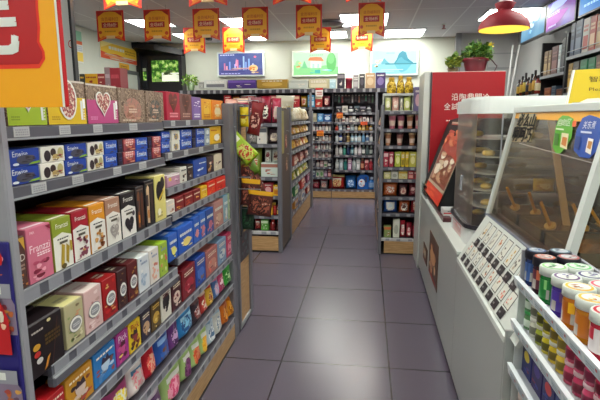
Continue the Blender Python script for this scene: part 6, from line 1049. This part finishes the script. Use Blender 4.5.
# ================================================================== RIGHT WALL: screens and back bar
SX = 2.02
def screen(px0, px1, pyb, label, ops, zt=2.625):
    y1, y0 = yon(px0, SX, 2.3), yon(px1, SX, 2.3); z0 = at(px0, pyb, 0, SX).z; t = thing('menu_screen', label, 'screen', (SX+.03, (y0+y1)/2, z0), 0, 'screens above the back bar')
    part(t, 'housing', MB().box(SX, y0+.004, z0, SX+.06, y1-.004, zt, BLACK, .004)); mb = MB(); mb.deco(ops, (SX, y1-.03, z0+.02), (0, -1, 0), (0, 0, 1), y1-y0-.06, zt-z0-.04, (-1, 0, 0), 1, .0012); part(t, 'display', mb); part(t, 'wall_bracket', MB().box(SX+.06, (y0+y1)/2-.05, z0+.08, XR, (y0+y1)/2+.05, z0+.14, DGREY))
def blur(c, st=(0, .45, .6, 1)): return nz(c, 2.5, .4, emit=.8, const=False, stops=st)
screen(520, 544.5, 45, 'light blue menu screen above the back bar, farthest of three', [('r', 0, 0, 1, 1, blur(('#3a7ab8', '#58a8d8', '#7ac0e4', '#a0d4ec'))), ('b', .2, .2, .8, .8, [E1('#a8dcf0'), E1('#4a94c8'), E1('#c8e8f4')], 8, 3), ('r', .35, .7, .8, .9, E1('#b8dcf0'))])
screen(545, 575.3, 35, 'purple and blue menu screen above the back bar, middle of three', [('r', 0, 0, 1, 1, blur(('#5a3a9c', '#8a4ab0', '#7a6ad0', '#9a9ae0'))), ('p', [(0, .05), (.5, .2), (.8, .5), (.4, .6), (0, .5)], E1('#b058b8')), ('p', [(0, .6), (.6, .7), (1, .95), (.2, .97)], E1('#a8b8f0')), ('l', .08, .5, .5, .62, 2, E1('#e0d8f4')), ('l', .1, .1, .4, .2, 1, E1('#c8c0e8'))])
screen(577.5, 628, 19, 'bright blue menu screen above the back bar, nearest of three', [('r', 0, 0, 1, 1, blur(('#1c6ac0', '#2c8ae0', '#4aa0ec', '#70b8f0'))), ('t', 'Blond', .3, .7, .36, E1('#d8ecf8')), ('l', .12, .2, .5, .34, 1, E1('#a8d0f0')), ('o', .8, .5, .14, .3, E1('#90c8f0'))])
bb = thing('back_bar', 'dark back bar with shelves along the right wall behind the counter', 'back bar', (2.15, 4.5, 0)); DW = mat('#2c2124', .5)
part(bb, 'cabinet', MB().box(1.85, 1.2, 0, XR-.01, 6.6, .95, mat('#4a342c', .45))); part(bb, 'back_panel', MB().box(XR-.02, 1.2, .95, XR-.01, 6.4, 2.2, DW))
yA0, yA1, yA2 = 4.0, yon(565.5, SX, 1.9), yon(541, SX, 1.9)
zs1 = at(565, 58, 0, SX).z; zs2 = at(540, 77, 0, SX).z
part(bb, 'divider', MB().box(SX, yA1-.015, .95, XR-.02, yA1+.025, 2.2, mat('#1a161c'))); part(bb, 'divider', MB().box(SX, yA2, .95, XR-.02, yA2+.03, 2.2, mat('#1a161c')))
for y0, y1, z in ((3.0, yA1-.015, zs1), (3.0, yA1-.015, zs1-.36), (yA1+.025, yA2, zs2), (yA1+.025, yA2, zs2-.3)):
    s_ = part(bb, 'shelf', MB().box(SX, y0, z-.03, XR-.02, y1, z, mat('#4a4248'))); part(s_, 'guard_rail', MB().tube([(SX+.004, y0, z+.05), (SX+.004, y1, z+.05)], .004, LGREY, 6).box(SX-.004, y0, z-.03, SX, y1, z, mat('#8a8a90', .4, .3)))
def wrow(sh, z, items, dsc):
    for i, (a, b, pyt, c1, c2, dn) in enumerate(items):
        y1, y0 = yon(a, SX+.01, z+.1), yon(b, SX+.01, z+.1); h = at((a+b)/2, pyt, 0, SX+.01).z-z; w = y1-y0-.006
        solo('gift_box', f'{dn} box, {ORD[i]} from the far end on the {sh} back bar shelf', 'box', carton(w, h, .12, c1, [('r', .12, .1, .88, .5, mat(c2)), ('l', .15, .62, .85, .85, 2, mat(c2))]), (SX+.075, (y0+y1)/2, z+.0005), -PI/2)
wrow('upper near', zs1, [(569.5, 573.5, 24, '#2a3450', '#4a5a7a', 'slim navy'), (574, 580.6, 21, '#2c3a58', '#5a6a88', 'navy'), (581.4, 588, 19, '#b0a8a0', '#a83a30', 'white and red'), (588.4, 594.6, 16.5, '#98382c', '#c8a080', 'red figured'), (595, 603, 14, '#7a5a44', '#a88a60', 'brown'), (603.5, 612, 11, '#5a4438', '#a88a60', 'dark brown')], '')
wrow('lower near', zs1-.36, [(566.5, 570.6, 64, '#8a6a24', '#c8a040', 'ochre'), (571, 577, 62, '#4a4240', '#7a6a60', 'charcoal'), (578, 585, 60, '#1f6a44', '#3a8a60', 'green'), (586, 593, 58, '#1c6440', '#3a8a5c', 'dark green'), (593.6, 604, 55, '#5a4030', '#8a6a4a', 'brown')], '')
wrow('upper far', zs2, [(543, 546.8, 52, '#6a5038', '#a08458', 'tan'), (547, 550, 51, '#745a40', '#a88c60', 'light brown'), (550.5, 556.6, 47, '#5a2c30', '#8a5a54', 'maroon'), (557, 559.8, 45.5, '#a0a8ac', '#d0d4d4', 'silver'), (560, 563.6, 39, '#241e26', '#4a444c', 'tall black')], '')
wrow('lower far', zs2-.3, [(543.5, 550, 88, '#8a4424', '#c87a40', 'rust'), (550.5, 555, 86, '#3a4a5c', '#6a7a8a', 'slate'), (555.5, 562, 89, '#6a3a2c', '#a86a44', 'brown')], '')
bt = [('#1c181c', '#c8a030'), ('#5a2c1c', '#d8b040'), ('#24201c', '#e0c040'), ('#6a3a24', '#1c181c'), ('#1e1a1e', '#b88a2c'), ('#4a2a1c', '#d8a838'), ('#8a2c24', '#d8c8a0')]
zq = 1.60; part(bb, 'shelf', MB().box(1.80, yA2+.03, zq-.03, XR-.02, 6.55, zq, mat('#4a4248')))
for i, (c1, c2) in enumerate(bt):
    y = yon(518.5+3.1*i, 1.84, 1.6); 
    solo('sauce_bottle', f'dark sauce bottle with a {["gold", "brown", "yellow", "black", "bronze", "amber", "cream"][i]} band, {ORD[i]} from the far end behind the glass display', 'bottle', bottle(.03, .2+.03*(i % 3), c1, '#2a2428', c2, .4, 10), (1.84, min(y, 6.5-.07*i), zq+.0005))
mb = MB()
for a, b in (((513, 45), (507, 95)), ((519.5, 45), (510, 96))): mb.tube([tuple(at(*a, 1, 7.6)), tuple(at(*b, 1, 7.6))], .012, mat('#c0c0be', .4))
p_ = at(513, 45, 1, 7.6); b0 = at(507, 95, 1, 7.6)
t = thing('leaning_pole', 'two pale poles leaning in the corner behind the red fridge', 'pole', (b0.x, 7.6, 0)); e1 = at(510, 96, 1, 7.6); k1 = (Vector(b0)-Vector(p_)); k2 = Vector(e1)-Vector(at(519.5, 45, 1, 7.6))
for P0, K in ((Vector(p_), k1), (Vector(at(519.5, 45, 1, 7.6)), k2)): part(t, 'pole', MB().tube([tuple(P0), tuple(P0+K*(P0.z/-K.z))], .012, mat('#c0c0be', .4)))
# world: faint ambient
w = D.worlds.new('world'); SC.world = w; w.use_nodes = True; w.node_tree.nodes['Background'].inputs[0].default_value = (.9, .92, 1, 1); w.node_tree.nodes['Background'].inputs[1].default_value = .05
SC.cycles.use_denoising = True; SC.cycles.max_bounces = 8; SC.cycles.transparent_max_bounces = 12
